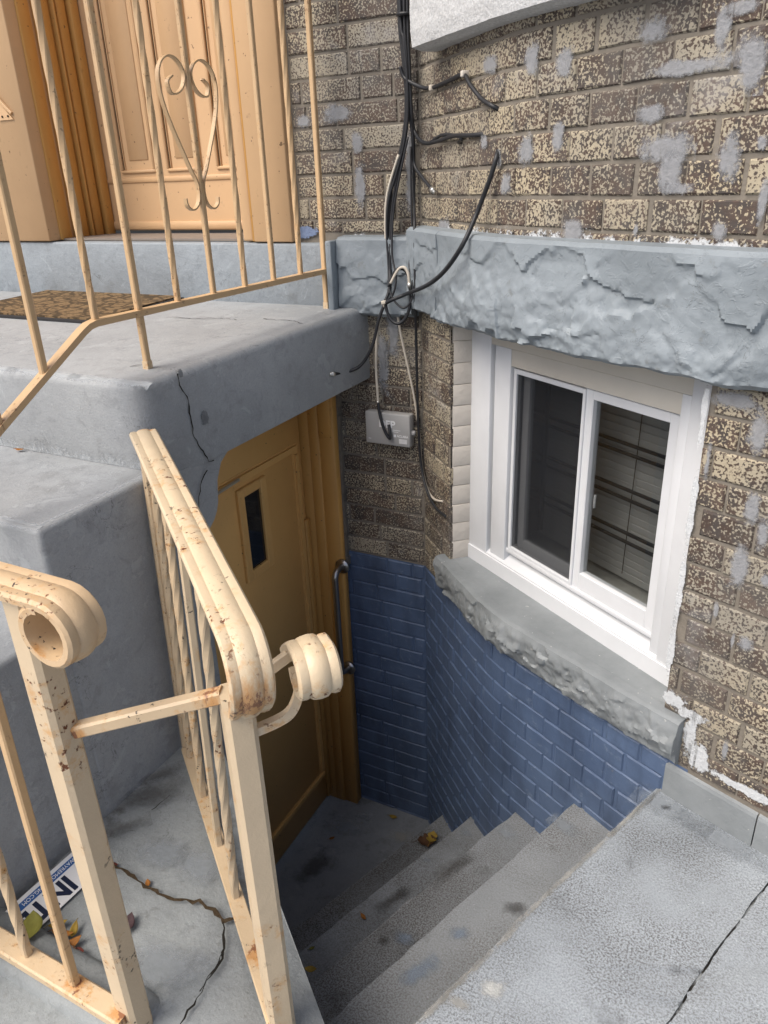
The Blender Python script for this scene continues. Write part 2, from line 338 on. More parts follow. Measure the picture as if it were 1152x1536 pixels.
# ------------------------------------------------------------------ plan of the place
YB = 2.28                                   # face of the house's straight wall
CTRL = [(-1.20, 2.455), (-1.027, 2.28), (-.83, 2.085), (-.66, 1.925), (-.56, 1.852), (-.46, 1.797), (-.30, 1.712), (-.075, 1.597), (.3, 1.443), (.75, 1.275), (1.25, 1.12)]
_pts = smoothpath([(x, y, 0) for x, y in CTRL], 24)[24:]
_S = [0.]
for a, b in zip(_pts[:-1], _pts[1:]): _S.append(_S[-1]+(b-a).length)
SMAX = _S[-1]
def W(s, off=0., z=0.):
    """point on the bow-front wall at arc length s, pushed out by off"""
    lo, hi = 0, len(_S)-1
    while hi-lo > 1:
        mid = (lo+hi)//2
        if _S[mid] <= s: lo = mid
        else: hi = mid
    d = (_pts[hi]-_pts[lo]); t = (s-_S[lo])/(_S[hi]-_S[lo]); p = _pts[lo]+d*t
    d.normalize(); return V((p.x+d.y*off, p.y-d.x*off, z))
def Wt(s): return (W(min(s+.03, SMAX))-W(max(s-.03, 0))).normalized()
def hitW(x, y, off=0.):
    """where a pixel's ray meets the bow wall: (s, z)"""
    best = None; d = ray(x, y)
    N = 240
    for i in range(N):
        a, b = W(SMAX*i/N, off), W(SMAX*(i+1)/N, off); e = b-a; n = V((e.y, -e.x, 0)); den = d.dot(n)
        if abs(den) < 1e-9: continue
        P = CP+d*((a-CP).dot(n)/den); t = (P-a).dot(e)/e.dot(e)
        if -.001 <= t <= 1.001 and (P-CP).dot(CF) > 0: return SMAX*(i+t)/N, P.z
    return None
def NOS(k):                                 # nosing line k: (point, direction)
    return None
zt = [0, -.25, -.477, -.735, -.985, -1.187]
ND = V((.3658, .9307, 0))                   # direction of the step edges
Nw = [V((-.075, 1.60, 0)), V((-.297, 1.714, 0)), V((-.503, 1.822, 0)), V((-.714, 1.976, 0)), V((-.905, 2.16, 0))]
LA, LB = V((-.77, .906, 0)), V((-.545, .725, 0)); LDIR = (LB-LA).normalized()      # edge of the ledge above the stairs
def meet(p, d, q, e):
    den = d.x*e.y-d.y*e.x; t = ((q.x-p.x)*e.y-(q.y-p.y)*e.x)/den; return p+d*t
Nl = [meet(n, ND, LA, LDIR) for n in Nw]
JA = V((.186, 1.417, 0))                    # joint between the two paving slabs
SX = -1.30                                  # side face of the stoop
# ------------------------------------------------------------------ ground, paving, ledge
def xy(v): return (v.x, v.y)
GY = .30
def at_y(p, d, y): t = (y-p.y)/d.y; return p+d*t
g = prism('ground', [(-40, -40), (40, -40), (40, GY), (-40, GY)], -.3, -.006, M_pave); tag(g, kind='structure')
def crackline(a, b, n, seed):
    d = (b-a); L_ = d.length; nn = V((-d.y, d.x, 0)).normalized()
    return [a.lerp(b, i/n)+nn*(.012*noise.noise(V((i/n*L_*3.1, 0, 5)))+.006*noise.noise(V((i/n*L_*11, 0, 9)))+.0022*noise.noise(V((i/n*L_*(45+seed), seed*3., 1)))+.0016*noise.noise(V((i/n*L_*14, seed*5., 4)))) if 0 < i < n else a.lerp(b, i/n) for i in range(n+1)]
def jag(a, b, n, amp, seed):
    rn = random.Random(seed); d = (b-a); nn = V((-d.y, d.x, 0)).normalized()
    return [a.lerp(b, i/n)+nn*rn.uniform(-amp, amp) if 0 < i < n else a.lerp(b, i/n) for i in range(n+1)]
n0b = at_y(Nw[0], ND, GY); jb = at_y(JA, ND, GY); jt = JA+ND*.10
wallpts = [W(1.19+i*.06, -.05) for i in range(5)]
pav = prism('pavement', [xy(p) for p in ([n0b+V((0, .006, 0))]+crackline(jb+V((0, .006, 0)), jt, 150, 3)+[W(1.36, -.06), W(1.25, -.06), Nw[0]+ND*.05]+jag(Nw[0], Nl[0], 24, .003, 4))], -.32, 0, M_pave, bevel=.007)
tag(pav, kind='structure')
off = V((.9307, -.3658, 0))*.0052
pav2 = prism('pavement', [xy(p) for p in ([V((3, GY+.006, 0)), V((3, .9, 0)), W(2.2, -.06), W(1.8, -.06), W(1.5, -.06), jt+off+ND*.06]+crackline(jb+off+V((0, .006, 0)), jt+off, 150, 5)[::-1])], -.3, .004, M_pave, bevel=.006)
tag(pav2, kind='structure')
jm = Mat('joint_dirt', .95, .1); M_joint = jm.done(jm.mix((.03, .028, .025), (.26, .28, .29), jm.ramp(jm.noise(15, 5, .6), .50, .58)))
_jn = V((.9307, -.3658, 0)); _N = 80; _v = []
for i_ in range(_N+1):
    p = (jb+off*.5).lerp(jt+off*.5, i_/_N); hh = -.006+.008*noise.noise(V((i_*.23, 2, 0)))
    _v += [p-_jn*.03+V((0, 0, min(hh, -.0035))), p+_jn*.03+V((0, 0, min(hh, -.0035)))]
jf = obj('joint_filler', _v, [(2*i_, 2*i_+1, 2*i_+3, 2*i_+2) for i_ in range(_N)], M_joint, pav)
lend = LA+LDIR*(-(LA.x-(SX-.02))/LDIR.x)
ledge = prism('ledge', [xy(p) for p in ([V((SX-.02, GY+.006, 0)), n0b+V((-.004, .006, 0)), Nl[0]+V((-.006, 0, 0))]+[Nl[0].lerp(lend, i/14) for i in range(1, 15)])], -1.3, lambda x, y: .002+.012*noise.noise(V((x*2.2, y*2.2, 3))), M_ledge, bevel=.012, segs=3)
tag(ledge, kind='structure')
# kerb under the front railing
bm = bmesh.new(); K = []
for i in range(25):
    x = -1.36+i*(.52/24); ring = []
    for k in range(9):
        a = math.pi*k/8; hh = .052 if i < 23 else .052*(1-(i-22)/2.2)
        ring.append(bm.verts.new((x, .575-math.cos(a)*.055, -.01+math.sin(a)**.7*hh*(1+.12*noise.noise(V((x*6, k*.4, 1)))))))
    K.append(ring)
for A, B in zip(K[:-1], K[1:]):
    for k in range(8): bm.faces.new((A[k], A[k+1], B[k+1], B[k]))
kerb = bobj('kerb', bm, M_ledge, None, True, 80); tag(kerb, kind='structure')
# ------------------------------------------------------------------ stairs to the basement
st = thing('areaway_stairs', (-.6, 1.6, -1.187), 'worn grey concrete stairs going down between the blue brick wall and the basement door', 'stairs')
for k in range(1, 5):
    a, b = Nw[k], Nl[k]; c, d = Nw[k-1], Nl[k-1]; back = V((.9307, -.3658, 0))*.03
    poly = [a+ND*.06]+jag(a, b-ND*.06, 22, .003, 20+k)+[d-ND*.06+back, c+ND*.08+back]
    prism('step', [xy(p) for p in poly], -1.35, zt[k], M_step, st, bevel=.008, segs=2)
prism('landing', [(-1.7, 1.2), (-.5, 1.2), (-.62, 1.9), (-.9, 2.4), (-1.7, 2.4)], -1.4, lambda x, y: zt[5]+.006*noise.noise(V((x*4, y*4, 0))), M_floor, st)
# ------------------------------------------------------------------ the stoop
sp = thing('stoop', (-2, 1.6, 0), 'grey painted concrete stoop with landing and steps beside the sunken stairs', 'stoop')
def ztop(x, y): return 1.022+.036*(y-1.29)
bm = bmesh.new()
A = [(-4, 1.285), (-1.315, 1.285), (-1.225, 2.30), (-4, 2.30)]
hexa(bm, [(x, y, .752+.055*(y-1.29)) for x, y in A]+[(x, y, ztop(x, y)) for x, y in A])
ed = [e for e in bm.edges if all(v.co.y < 1.3 for v in e.verts) and abs(e.verts[0].co.x-e.verts[1].co.x) < .05 and e.verts[0].co.x > -2]
bmesh.ops.bevel(bm, geom=ed, offset=.04, segments=5, affect='EDGES', profile=.5)
ed = [e for e in bm.edges if all(v.co.z > 1.0 for v in e.verts) and e.calc_face_angle(0) > .6]
bmesh.ops.bevel(bm, geom=ed, offset=.022, segments=4, affect='EDGES', profile=.5)
ed = [e for e in bm.edges if all(v.co.z < .85 for v in e.verts) and e.calc_face_angle(0) > 1.2]
bmesh.ops.bevel(bm, geom=ed, offset=.012, segments=2, affect='EDGES', profile=.5)
landing = bobj('landing', bm, M_stoopside, sp, True, 40)
def step(name, y0, y1, z, x1=SX):
    bm = bmesh.new(); boxbm(bm, (-4, y0, -.1), (4+x1, 0, 0), (0, y1-y0, 0), (0, 0, z+.1))
    ed = [e for e in bm.edges if all(v.co.y < y0+.01 and v.co.x > -2 for v in e.verts) or (all(v.co.z > z-.01 for v in e.verts) and (all(v.co.y < y0+.01 for v in e.verts) or all(v.co.x > -2 for v in e.verts)))]
    bmesh.ops.bevel(bm, geom=ed, offset=.013, segments=3, affect='EDGES', profile=.5)
    return bobj(name, bm, M_stoopside, sp, True, 40)
step('step', .925, 1.30, .80, SX-.002); step('step', .60, .93, .565, SX-.004); step('step', .33, .605, .33, SX-.006)
# side wall under the landing, with the rounded bracket over the door
prof = [(1.28, -1.3), (1.40, -1.3), (1.40, .55)]+[(1.40+.10*math.sin(a), .665-.10*math.cos(a)) for a in [i*math.pi/12 for i in range(1, 7)]]+[(1.505, .70), (1.53, .745), (1.58, .775), (1.28, .775)]
bm = bmesh.new(); F_ = [bm.verts.new((SX-.004, y, z)) for y, z in prof]; B_ = [bm.verts.new((SX-.22, y, z)) for y, z in prof]
bm.faces.new(F_); bm.faces.new(B_[::-1])
for i in range(len(prof)): bm.faces.new((F_[i], F_[(i+1) % len(prof)], B_[(i+1) % len(prof)], B_[i]))
bobj('side_wall', bm, M_stoopside, sp)
box('side_wall', (-4, 1.0, -1.3), (SX-.21, 1.45, .74), M_stoopside, sp)
box('threshold_riser', (-4, 2.245, 1.0), (-1.335, 2.60, 1.258), M_paint, sp, .008)
# ------------------------------------------------------------------ the house
house = thing('brick_house', (-.6, 2.4, 0), 'speckled brown brick row house with a bow front and grey stone band', 'house')
CH = .0677; Z0 = .448                        # brick course height and one bed joint
def strip(name, sa, sb, z0, z1, off, mat, n=60):
    vs, fs = [], []
    for i in range(n+1):
        s = sa+(sb-sa)*i/n; vs += [W(s, off, z0), W(s, off, z1)]
    fs = [(2*i, 2*i+2, 2*i+3, 2*i+1) for i in range(n)]
    return vs, fs
def merge(*parts):
    vs, fs = [], []
    for v, f in parts:
        k = len(vs); vs += v; fs += [tuple(i+k for i in q) for q in f]
    return vs, fs
def quad(a, b, c, d): return [V(a), V(b), V(c), V(d)], [(0, 1, 2, 3)]
R_ = .0045                                    # joints sit this far behind the brick faces
S_L, S_R, S_SR = .236, 1.168, 1.225          # window opening on the curve, right end of the sill
v, f = merge(strip('', 0, SMAX, 1.2, 4.2, -R_, 0), strip('', 0, S_L, .05, 1.25, -R_, 0, 8), strip('', S_R, SMAX, .05, 1.25, -R_, 0, 40),
             quad((-9, YB+.1, -.2), (-3.3, YB+.1, -.2), (-3.3, YB+.1, 4.2), (-9, YB+.1, 4.2)), quad((-1.63, YB+R_, 1.2), (-1.02, YB+R_, 1.2), (-1.02, YB+R_, 4.2), (-1.63, YB+R_, 4.2)), quad((-1.42, YB+R_, .05), (-1.02, YB+R_, .05), (-1.02, YB+R_, 1.25), (-1.42, YB+R_, 1.25)))
wall = obj('wall', v, f, M_mortar, house)
v, f = merge(strip('', 0, 1.25, -1.3, .105, -.004, 0), quad((-1.42, YB+.004, -1.3), (-1.02, YB+.004, -1.3), (-1.02, YB+.004, .105), (-1.42, YB+.004, .105)))
bwall = obj('painted_wall', v, f, M_bluejoint, house); tag(bwall, 'lower wall painted dark blue')
rn = random.Random(11); BR = []
def brick(o, t, ln, z, h, mat, par, dep=.03):  # o = start point on face, t = tangent
    BR.append((V(o), V(t).normalized(), ln, z, h, mat, par, dep))
def row_curve(sa, sb, z, h, mat, par, unit=.1165, phase=0, proud=0.):
    j = .0075; s = math.floor((sa-phase)/unit)*unit+phase
    while s < sb:
        jl = rn.uniform(-.004, .004); a = max(sa, s+j/2+jl); b = min(sb, s+unit-j/2+rn.uniform(-.002, .002))
        if b-a > .018:
            p, q = W(a, proud+rn.uniform(-.001, .0018)), W(b, proud+rn.uniform(-.001, .0018)); brick(p, q-p, (q-p).length, z+rn.uniform(-.0012, .0012), h, mat, par)
        s += unit
def row_back(xa, xb, z, h, mat, par, i, proud=0.):
    j = .008; cuts = [.213, .109, .213, .213, .109]; x = xa-[.0, .11, .03, .16, .07][i % 5]; k = i
    while x < xb:
        ln = cuts[k % 5]; a = max(xa, x+j/2); b = min(xb, x+ln-j/2)
        if b-a > .02: brick((a, YB-proud-rn.uniform(-.001, .0015), 0), (1, 0, 0), b-a, z+rn.uniform(-.001, .001), h, mat, par)
        x += ln; k += 1
BH = CH-.0085
i = 0
for k in range(-30, 36):
    z = Z0+k*CH+.004; i += 1; ph = (.058 if k % 2 else 0)+.01*math.sin(k*2.3)
    if z > 2.62: break
    if z+BH > 1.285:                                        # above the stone band
        zz = max(z, 1.29); row_curve(0.004, 1.95, zz, z+BH-zz, M_brick, wall, phase=ph)
        row_back(-1.47 if z > 1.2 else -1.40, -1.03, zz, z+BH-zz, M_brick, wall, i)
    elif z > .10 and z < 1.11:                              # beside the window
        row_curve(.004, S_L-.001, z, BH, M_brick, wall, phase=ph); row_curve(S_R+.001, 1.95, z, BH, M_brick, wall, phase=ph+.02)
        row_back(-1.395, -1.03, z, BH, M_brick, wall, i)
    elif z <= .10 and z > -1.27:                            # the painted part
        zb = min(z+BH, .098)-z
        if zb > .02:
            row_curve(.004, 1.20, z, zb+.003, M_blue, bwall, phase=ph, unit=.113); row_back(-1.40, -1.03, z, zb+.003, M_blue, bwall, i)
def brickmesh(ln, h, dep, seed):
    r2 = random.Random(seed); b = .0035; vs = []
    for z in (0, h):
        for x in (0, ln): vs.append([x, dep, z])
    xs = [0, ln*.33, ln*.66, ln]
    for ring, y in ((0, b), (b, 0)):
        for z in ((ring, h-ring) if True else ()):
            for q, x in enumerate(xs):
                xx = min(max(x, ring), ln-ring); vs.append([xx+(r2.uniform(-.0008, .0008) if 0 < q < 3 else r2.uniform(-.0009, .0009)), y+r2.uniform(-.0004, .0004), z+r2.uniform(-.0011, .0011)])
    # 0..3 back (z0x0,z0x1,z1x0,z1x1); 4..7 outer low; 8..11 outer high; 12..15 front low; 16..19 front high
    F = [(4, 12, 13, 5), (5, 13, 14, 6), (6, 14, 15, 7), (8, 9, 17, 16), (9, 10, 18, 17), (10, 11, 19, 18), (12, 16, 17, 13), (13, 17, 18, 14), (14, 18, 19, 15), (4, 8, 16, 12), (7, 15, 19, 11),
         (0, 4, 5, 6, 7, 1), (2, 3, 11, 10, 9, 8), (0, 2, 8, 4), (1, 7, 11, 3)]
    return vs, F
def area(b):
    o, t, ln, z, h, *_ = b; P = [proj(o+t*x+V((0, 0, zz))) for x, zz in ((0, z), (ln, z), (ln, z+h), (0, z+h))]
    if any(p[2] < .2 for p in P): return 0
    c = [min(max(p[0], 0), PW) for p in P], [min(max(p[1], 0), PH) for p in P]
    if b[6] is bwall:                                       # hidden behind the treads?
        m = o+t*(ln/2)
        for k in range(5):
            if z+h < zt[k+1] and m.x > Nw[k].x-.22 and k < 4: return 0
            if k < 1 and z+h < -.2 and m.x > Nw[0].x-.15: return 0
    elif o.y > 2.2 and z < 1.03 and (z > .74 and o.x < -1.2): return 0
    X, Y = c; return abs(sum(X[i]*Y[(i+1) % 4]-X[(i+1) % 4]*Y[i] for i in range(4)))/2
order = sorted(BR, key=area, reverse=True)
NB = 300; SH = {}
stuff = {}
for idx, (o, t, ln, z, h, mat, par, dep) in enumerate(order):
    n = V((t.y, -t.x, 0)); M = Matrix(((t.x, -n.x, 0, o.x), (t.y, -n.y, 0, o.y), (0, 0, 1, z), (0, 0, 0, 1)))
    if idx < NB:
        key = (round(ln, 3), round(h, 3), mat.name)
        if key not in SH:
            vs, F = brickmesh(key[0], key[1], dep, len(SH)); me = bpy.data.meshes.new('brick'); me.from_pydata(vs, [], F); me.materials.append(mat)
            bm = bmesh.new(); bm.from_mesh(me); bmesh.ops.recalc_face_normals(bm, faces=bm.faces); bm.to_mesh(me); bm.free(); SH[key] = me
        ob = bpy.data.objects.new('brick', SH[key]); COL.objects.link(ob); ob.parent = par; ob.matrix_basis = M
    else:
        vs, F = brickmesh(ln, h, dep, idx); S = stuff.setdefault(mat.name, [[], [], [], mat, par]); k = len(S[0])
        S[0] += [M @ V(v) for v in vs]; S[1] += [tuple(i+k for i in q) for q in F]; S[2] += [rn.random()]*len(F)
for nm, (vs, F, T, mat, par) in stuff.items():
    ob = obj('brickwork', vs, F, mat, par); ob['kind'] = 'stuff'
    at = ob.data.attributes.new('tone', 'FLOAT', 'FACE'); at.data.foreach_set('value', T)
# grey painted course between paving and brick, right of the sill
for a in [1.195+.23*q for q in range(5)]:
    vs, fs = [], []; nn = 8
    for i_ in range(nn+1):
        x_ = a+.0015+(.227)*i_/nn
        for o_, z_ in ((-.03, -.05), (.004, -.05), (.0045, .085), (.002, .094), (-.006, .098), (-.03, .098)): vs.append(W(x_, o_+.0012*noise.noise(V((x_*9, z_*20, 0))), z_))
    for i_ in range(nn):
        for k_ in range(5): fs.append((i_*6+k_, i_*6+6+k_, i_*6+7+k_, i_*6+1+k_))
    fs += [(0, 1, 2, 3, 4, 5), tuple(nn*6+k_ for k_ in (5, 4, 3, 2, 1, 0))]
    obj('base_brick', vs, fs, M_sill, house)
# ---- rough stone band
def rough_block(name, fun, na, prof, mat, par, amp, cell, seed, length, slope=.5, fine=.16, facet=.65):
    """fun(a, off, z) -> point; prof = (off, z, roughness) from bottom back to top back.  Rock face: scalloped
    hollows (lower envelope of cones round random chisel strikes) with sharp ridges between them"""
    r2 = random.Random(seed); zs_ = [p[1] for p in prof]; zlo, zhi = min(zs_)-.05, max(zs_)+.05
    nS = int(length*(zhi-zlo)/(cell*cell))+4
    seeds = [(r2.uniform(-.05, length+.05), r2.uniform(zlo, zhi), r2.uniform(-.5, .6), r2.uniform(.6, 1.9), r2.uniform(-.35, .35), r2.uniform(-1, 1), r2.uniform(-1.2, .6)) for _ in range(nS)]
    P = []
    for (o1, z1, r1), (o2, z2, r2_) in zip(prof[:-1], prof[1:]):
        m = max(1, int(math.hypot(o2-o1, z2-z1)/.0055))
        P += [(o1+(o2-o1)*k/m, z1+(z2-z1)*k/m, r1+(r2_-r1)*k/m) for k in range(m)]
    P.append(prof[-1]); vs, fs = [], []; n = len(P)
    for i in range(na+1):
        a = i/na; x = a*length; near = [q for q in seeds if abs(q[0]-x) < cell*5]
        for o, z, r in P:
            if r < .02: vs.append(fun(a, o, z)); continue
            zz = z+o*.6; wob = .45*cell*noise.fractal(V((x*13, zz*13, seed)), 1., 2., 3); best = 9; cand = []
            for q in near:
                dx, dz = (x-q[0]+wob)*.6, (zz-q[1]+wob); dz2 = dz+q[4]*dx; v_ = q[2]+slope*(q[3]*math.sqrt(dx*dx+dz2*dz2+1e-6)*.45+(q[5]*dx+q[6]*dz)*.8)/cell
                if v_ < best: best = v_
                cand.append((dx*dx+dz2*dz2, q[2]*.9+(q[5]*dx+q[6]*dz)/cell*.95))
            dm = min(cand)[0]; sw = sv = 0.
            for dd, pv in cand:
                e_ = (dd-dm)*55/(cell*cell)
                if e_ < 8: w__ = math.exp(-e_); sw += w__; sv += w__*pv
            pl_v = sv/sw
            d = (1-facet)*(max(-.9, min(best, 1.1))-.2)+facet*pl_v+fine*noise.fractal(V((x*34, zz*38, seed*5.)), .7, 2.1, 4)+.4*noise.noise(V((x*4.3, zz*7, seed*2.)))
            vs.append(fun(a, o+r*amp*d, z+r*amp*.35*noise.noise(V((x*11, zz*11, seed+8.)))))
    for i in range(na):
        for k in range(n-1): fs.append((i*n+k, (i+1)*n+k, (i+1)*n+k+1, i*n+k+1))
    fs.append(tuple(range(n))); fs.append(tuple(na*n+k for k in range(n))[::-1])
    ob = obj(name, vs, fs, mat, par, True); ob.data.set_sharp_from_angle(angle=math.radians(32)); return ob
bp = [(-.05, 1.064, 0), (.005, 1.062, .5), (.042, 1.062, 1.5), (.056, 1.072, 1.5), (.062, 1.105, 1.2), (.063, 1.14, 1.0), (.062, 1.18, .85), (.060, 1.22, .7), (.059, 1.265, .5), (.057, 1.300, .12), (.045, 1.309, .06), (.0, 1.312, .0), (-.05, 1.314, 0)]
def cur(sa, sb): return lambda a, o, z: W(sa+(sb-sa)*a, o, z)
rough_block('stone_band', cur(.028, .262), 50, bp, M_rock, house, .012, .075, 1, .234)
rough_block('stone_band', cur(.264, 1.52), 330, bp, M_rock, house, .020, .105, 2, 1.256, 1.0, .13)
rough_block('stone_band', cur(1.523, 2.3), 80, bp, M_rock, house, .024, .15, 3, .777, .7)
rough_block('stone_band', lambda a, o, z: V((-1.30+.262*a, YB-o, z-.03)), 56, bp, M_rock, house, .013, .075, 4, .262)
box('corner_flashing', (-1.325, 2.19, 1.045), (-1.303, 2.28, 1.27), M_rock, house, .004)
# mortar smears and lime: thin sheets whose edge breaks up
def ragged(name, col, scale, soft=.25, var=.25, op=.96, big=1.3):
    m = Mat(name, .9, .2); at = _n(m.nt, 'ShaderNodeAttribute', attribute_name='fade')
    c = m.mix(tuple(x*(1-var) for x in col), tuple(x*(1+var) for x in col), m.noise(60, 5, .7)); m.bump(m.noise(95, 5, .7), .8, .005)
    al = m.ramp(m.math('ADD', m.math('ADD', at.outputs['Fac'], m.math('MULTIPLY', m.math('SUBTRACT', m.noise(scale*.35, 4, .6), .5), big*1.6)), m.math('MULTIPLY', m.math('SUBTRACT', m.noise(scale*2.2, 6, .7), .5), 1.5)), .5-soft/2, .5+soft/2)
    m.L(m.math('MULTIPLY', al, op), m.b.inputs['Alpha']); return m.done(c)
M_patch = ragged('mortar_smear', (.325, .335, .352), 40, .6, .25, .74)
M_lime = ragged('white_lime', (.54, .56, .575), 55, .25, .2)
def sheet(name, fun, na, nb, fade, mat, par):
    vs = [fun(i/na, k/nb) for i in range(na+1) for k in range(nb+1)]
    fs = [(i*(nb+1)+k, (i+1)*(nb+1)+k, (i+1)*(nb+1)+k+1, i*(nb+1)+k+1) for i in range(na) for k in range(nb)]
    ob = obj(name, vs, fs, mat, par); at = ob.data.attributes.new('fade', 'FLOAT', 'POINT')
    at.data.foreach_set('value', [fade(i/na, k/nb) for i in range(na+1) for k in range(nb+1)]); return ob
def blob(a, b): x, y = abs(a-.5)*2, abs(b-.5)*2; return max(0., 1-(x**2.6+y**2.6)**(1/2.6))*1.45
sheet('lime_line', lambda a, b: W(.02+1.9*a, .0032, 1.295+.05*b), 120, 6, lambda a, b: (.80-1.05*b)*(.62+.5*min(1, max(0, (a-.12)*4)))+.25*noise.noise(V((a*34, 0, 0))), M_lime, house)
sheet('lime_line', lambda a, b: V((-1.31+.28*a, YB-.0032, 1.262+.05*b)), 24, 5, lambda a, b: .62-.9*b, M_lime, house)
def smear(x, y, w_, h_, seed, mat=None):
    r = hitW(x, y)
    if not r: return
    s0, z0 = r; p, q = hitW(x-w_/2, y), hitW(x+w_/2, y); hs = abs(q[0]-p[0])/2*1.45 if p and q else .03; hz = abs((hitW(x, y-h_/2) or r)[1]-(hitW(x, y+h_/2) or r)[1])/2*1.4
    sheet('mortar_patch', lambda a, b: W(s0+(a-.5)*2*hs, .0034, z0+(b-.5)*2*hz), 12, 12, blob, mat or M_patch, house)
for k, a in enumerate([(1000, 222, 62, 42), (1008, 258, 30, 54), (1015, 282, 46, 16), (1096, 240, 32, 80), (1128, 95, 34, 72), (978, 170, 36, 28), (1035, 100, 110, 22), (1085, 45, 20, 58), (985, 45, 42, 36), (800, 92, 18, 44),
                       (848, 95, 20, 36), (738, 97, 22, 24), (790, 225, 22, 44), (838, 205, 14, 46), (760, 275, 16, 30), (860, 345, 24, 30), (1080, 345, 24, 30), (1145, 305, 12, 58), (1143, 215, 16, 26), (728, 212, 10, 20), (750, 240, 8, 28), (1120, 10, 50, 20),
                       (1140, 650, 30, 58), (1128, 760, 22, 46), (1110, 845, 24, 60), (1145, 805, 20, 56), (1120, 965, 26, 26), (1095, 598, 70, 26), (1063, 690, 8, 60), (1075, 915, 8, 26), (1088, 1125, 8, 28), (1100, 960, 6, 30), (665, 340, 14, 24), (955, 345, 8, 20), (1150, 870, 14, 20)]): smear(*a, k+3)
for k, a in enumerate([(1037, 1100, 20, 80), (1014, 1050, 34, 22), (1046, 1135, 34, 44), (1034, 1070, 50, 20), (1057, 620, 8, 90), (1040, 760, 9, 130), (1022, 880, 9, 120), (1008, 970, 9, 90), (1120, 1185, 110, 14)]): smear(*a, k+90, M_lime)
def smear_back(x, y, w_, h_, seed, mat):
    c = onY(x, y, YB-.0036); sheet('mortar_patch', lambda a, b: c+V(((a-.5)*w_*1.4, 0, (b-.5)*h_*1.4)), 12, 12, blob, mat, house)
for k, a in enumerate([(508, 170, .10, .05), (540, 280, .035, .12), (455, 182, .06, .035), (535, 215, .035, .06), (590, 500, .05, .18), (575, 545, .04, .2), (615, 255, .03, .2)]): smear_back(*a, k, M_patch)
smear_back(460, 348, .10, .035, 8, ragged('blue_overspray', (.17, .22, .34), 50))
# ---- granite sill of the window above
bp2 = [(-.05, 1.756, 0), (.03, 1.756, .3), (.06, 1.764, .6), (.065, 1.80, .8), (.065, 1.93, .8), (.04, 1.95, .3), (-.05, 1.95, 0)]
_c0, _c1 = W(.152, .075), W(1.05, .075); _cn = V(((_c1-_c0).y, -(_c1-_c0).x, 0)).normalized()
def sill_line(a, o, z):
    p = W(.152+.898*a, o, z); q = _c0.lerp(_c1, a)+_cn*(o-.045); return p.lerp(V((q.x, q.y, z)), .55) if o > 0 else p
rough_block('upper_window_sill', sill_line, 150, bp2, M_granite, house, .004, .05, 5, 1.135)
# ------------------------------------------------------------------ bay window
WA, WB = V((-.795, 2.17, 0)), V((-.102, 1.715, 0)); WE = (WB-WA).normalized(); WN = V((WE.y, -WE.x, 0))   # WN points out
def wp(u, o, z): return WA+WE*u+WN*o+V((0, 0, z))
win = obox('window', wp(-.02, -.06, .25), WE*.108, WN*.072, (0, 0, .825), M_white, house, .003)
def wbox(name, u0, u1, o0, o1, z0, z1, mat, par=None, bevel=.002):
    p = par or win
    ob = obox(name, wp(u0, o0, z0), WE*(u1-u0), WN*(o1-o0), (0, 0, z1-z0), mat, None, bevel); ob.parent = p; return ob
# outer casing
wbox('casing', .10, .172, -.07, .004, .30, .99, M_white); wbox('casing', .772, .80, -.07, .004, .30, .99, M_white); wbox('casing', .803, .90, -.06, .012, .25, 1.075, M_white)
wbox('casing', .088, .100, -.08, -.012, .25, 1.0, M_creamwood)
wbox('head', .088, .803, -.07, .010, .992, 1.075, M_creamwood); wbox('head', .172, .772, -.07, .002, .94, .990, M_creamwood)
# sloping wooden sub-sill
bm = bmesh.new(); hexa(bm, [wp(-.02, -.07, .235), wp(.90, -.07, .235), wp(.90, .016, .235), wp(-.02, .016, .235), wp(-.02, -.07, .345), wp(.90, -.07, .345), wp(.90, .016, .302), wp(-.02, .016, .302)])
bmesh.ops.bevel(bm, geom=list(bm.edges), offset=.004, segments=2, affect='EDGES'); sb = bobj('sub_sill', bm, M_white, None, True, 50); sb.parent = win
wbox('track', .15, .79, -.05, -.004, .338, .352, M_white)
def sash(u0, u1, z0, z1, o, wl, wr, wt_, wb_, dep=.02):
    bm = bmesh.new()
    for a, b, c, d in ((u0, u0+wl, z0, z1), (u1-wr, u1, z0, z1), (u0+wl, u1-wr, z0, z0+wb_), (u0+wl, u1-wr, z1-wt_, z1)):
        boxbm(bm, wp(a, o-dep, c), WE*(b-a), WN*dep, (0, 0, d-c))
    bmesh.ops.bevel(bm, geom=list(bm.edges), offset=.0018, segments=1, affect='EDGES')
    ob = bobj('sash', bm, M_white); ob.parent = win
    return u0+wl, u1-wr, z0+wb_, z1-wt_
a = sash(.178, .468, .352, .934, -.004, .012, .010, .014, .012); pane = wbox('screen', a[0], a[1], -.012, -.011, a[2], a[3], M_screen, bevel=0)
wbox('pane', a[0]-.004, a[1]+.02, -.046, -.043, a[2]-.004, a[3]+.004, M_glass, bevel=0)
a = sash(.188, .48, .354, .932, -.034, .028, .03, .022, .034)
b = sash(.462, .764, .352, .936, -.010, .030, .028, .026, .052, .028); wbox('pane', b[0]-.004, b[1]+.004, -.026, -.023, b[2]-.004, b[3]+.004, M_glass, bevel=0)
wbox('latch', .494, .500, -.045, -.038, .60, .64, M_white)
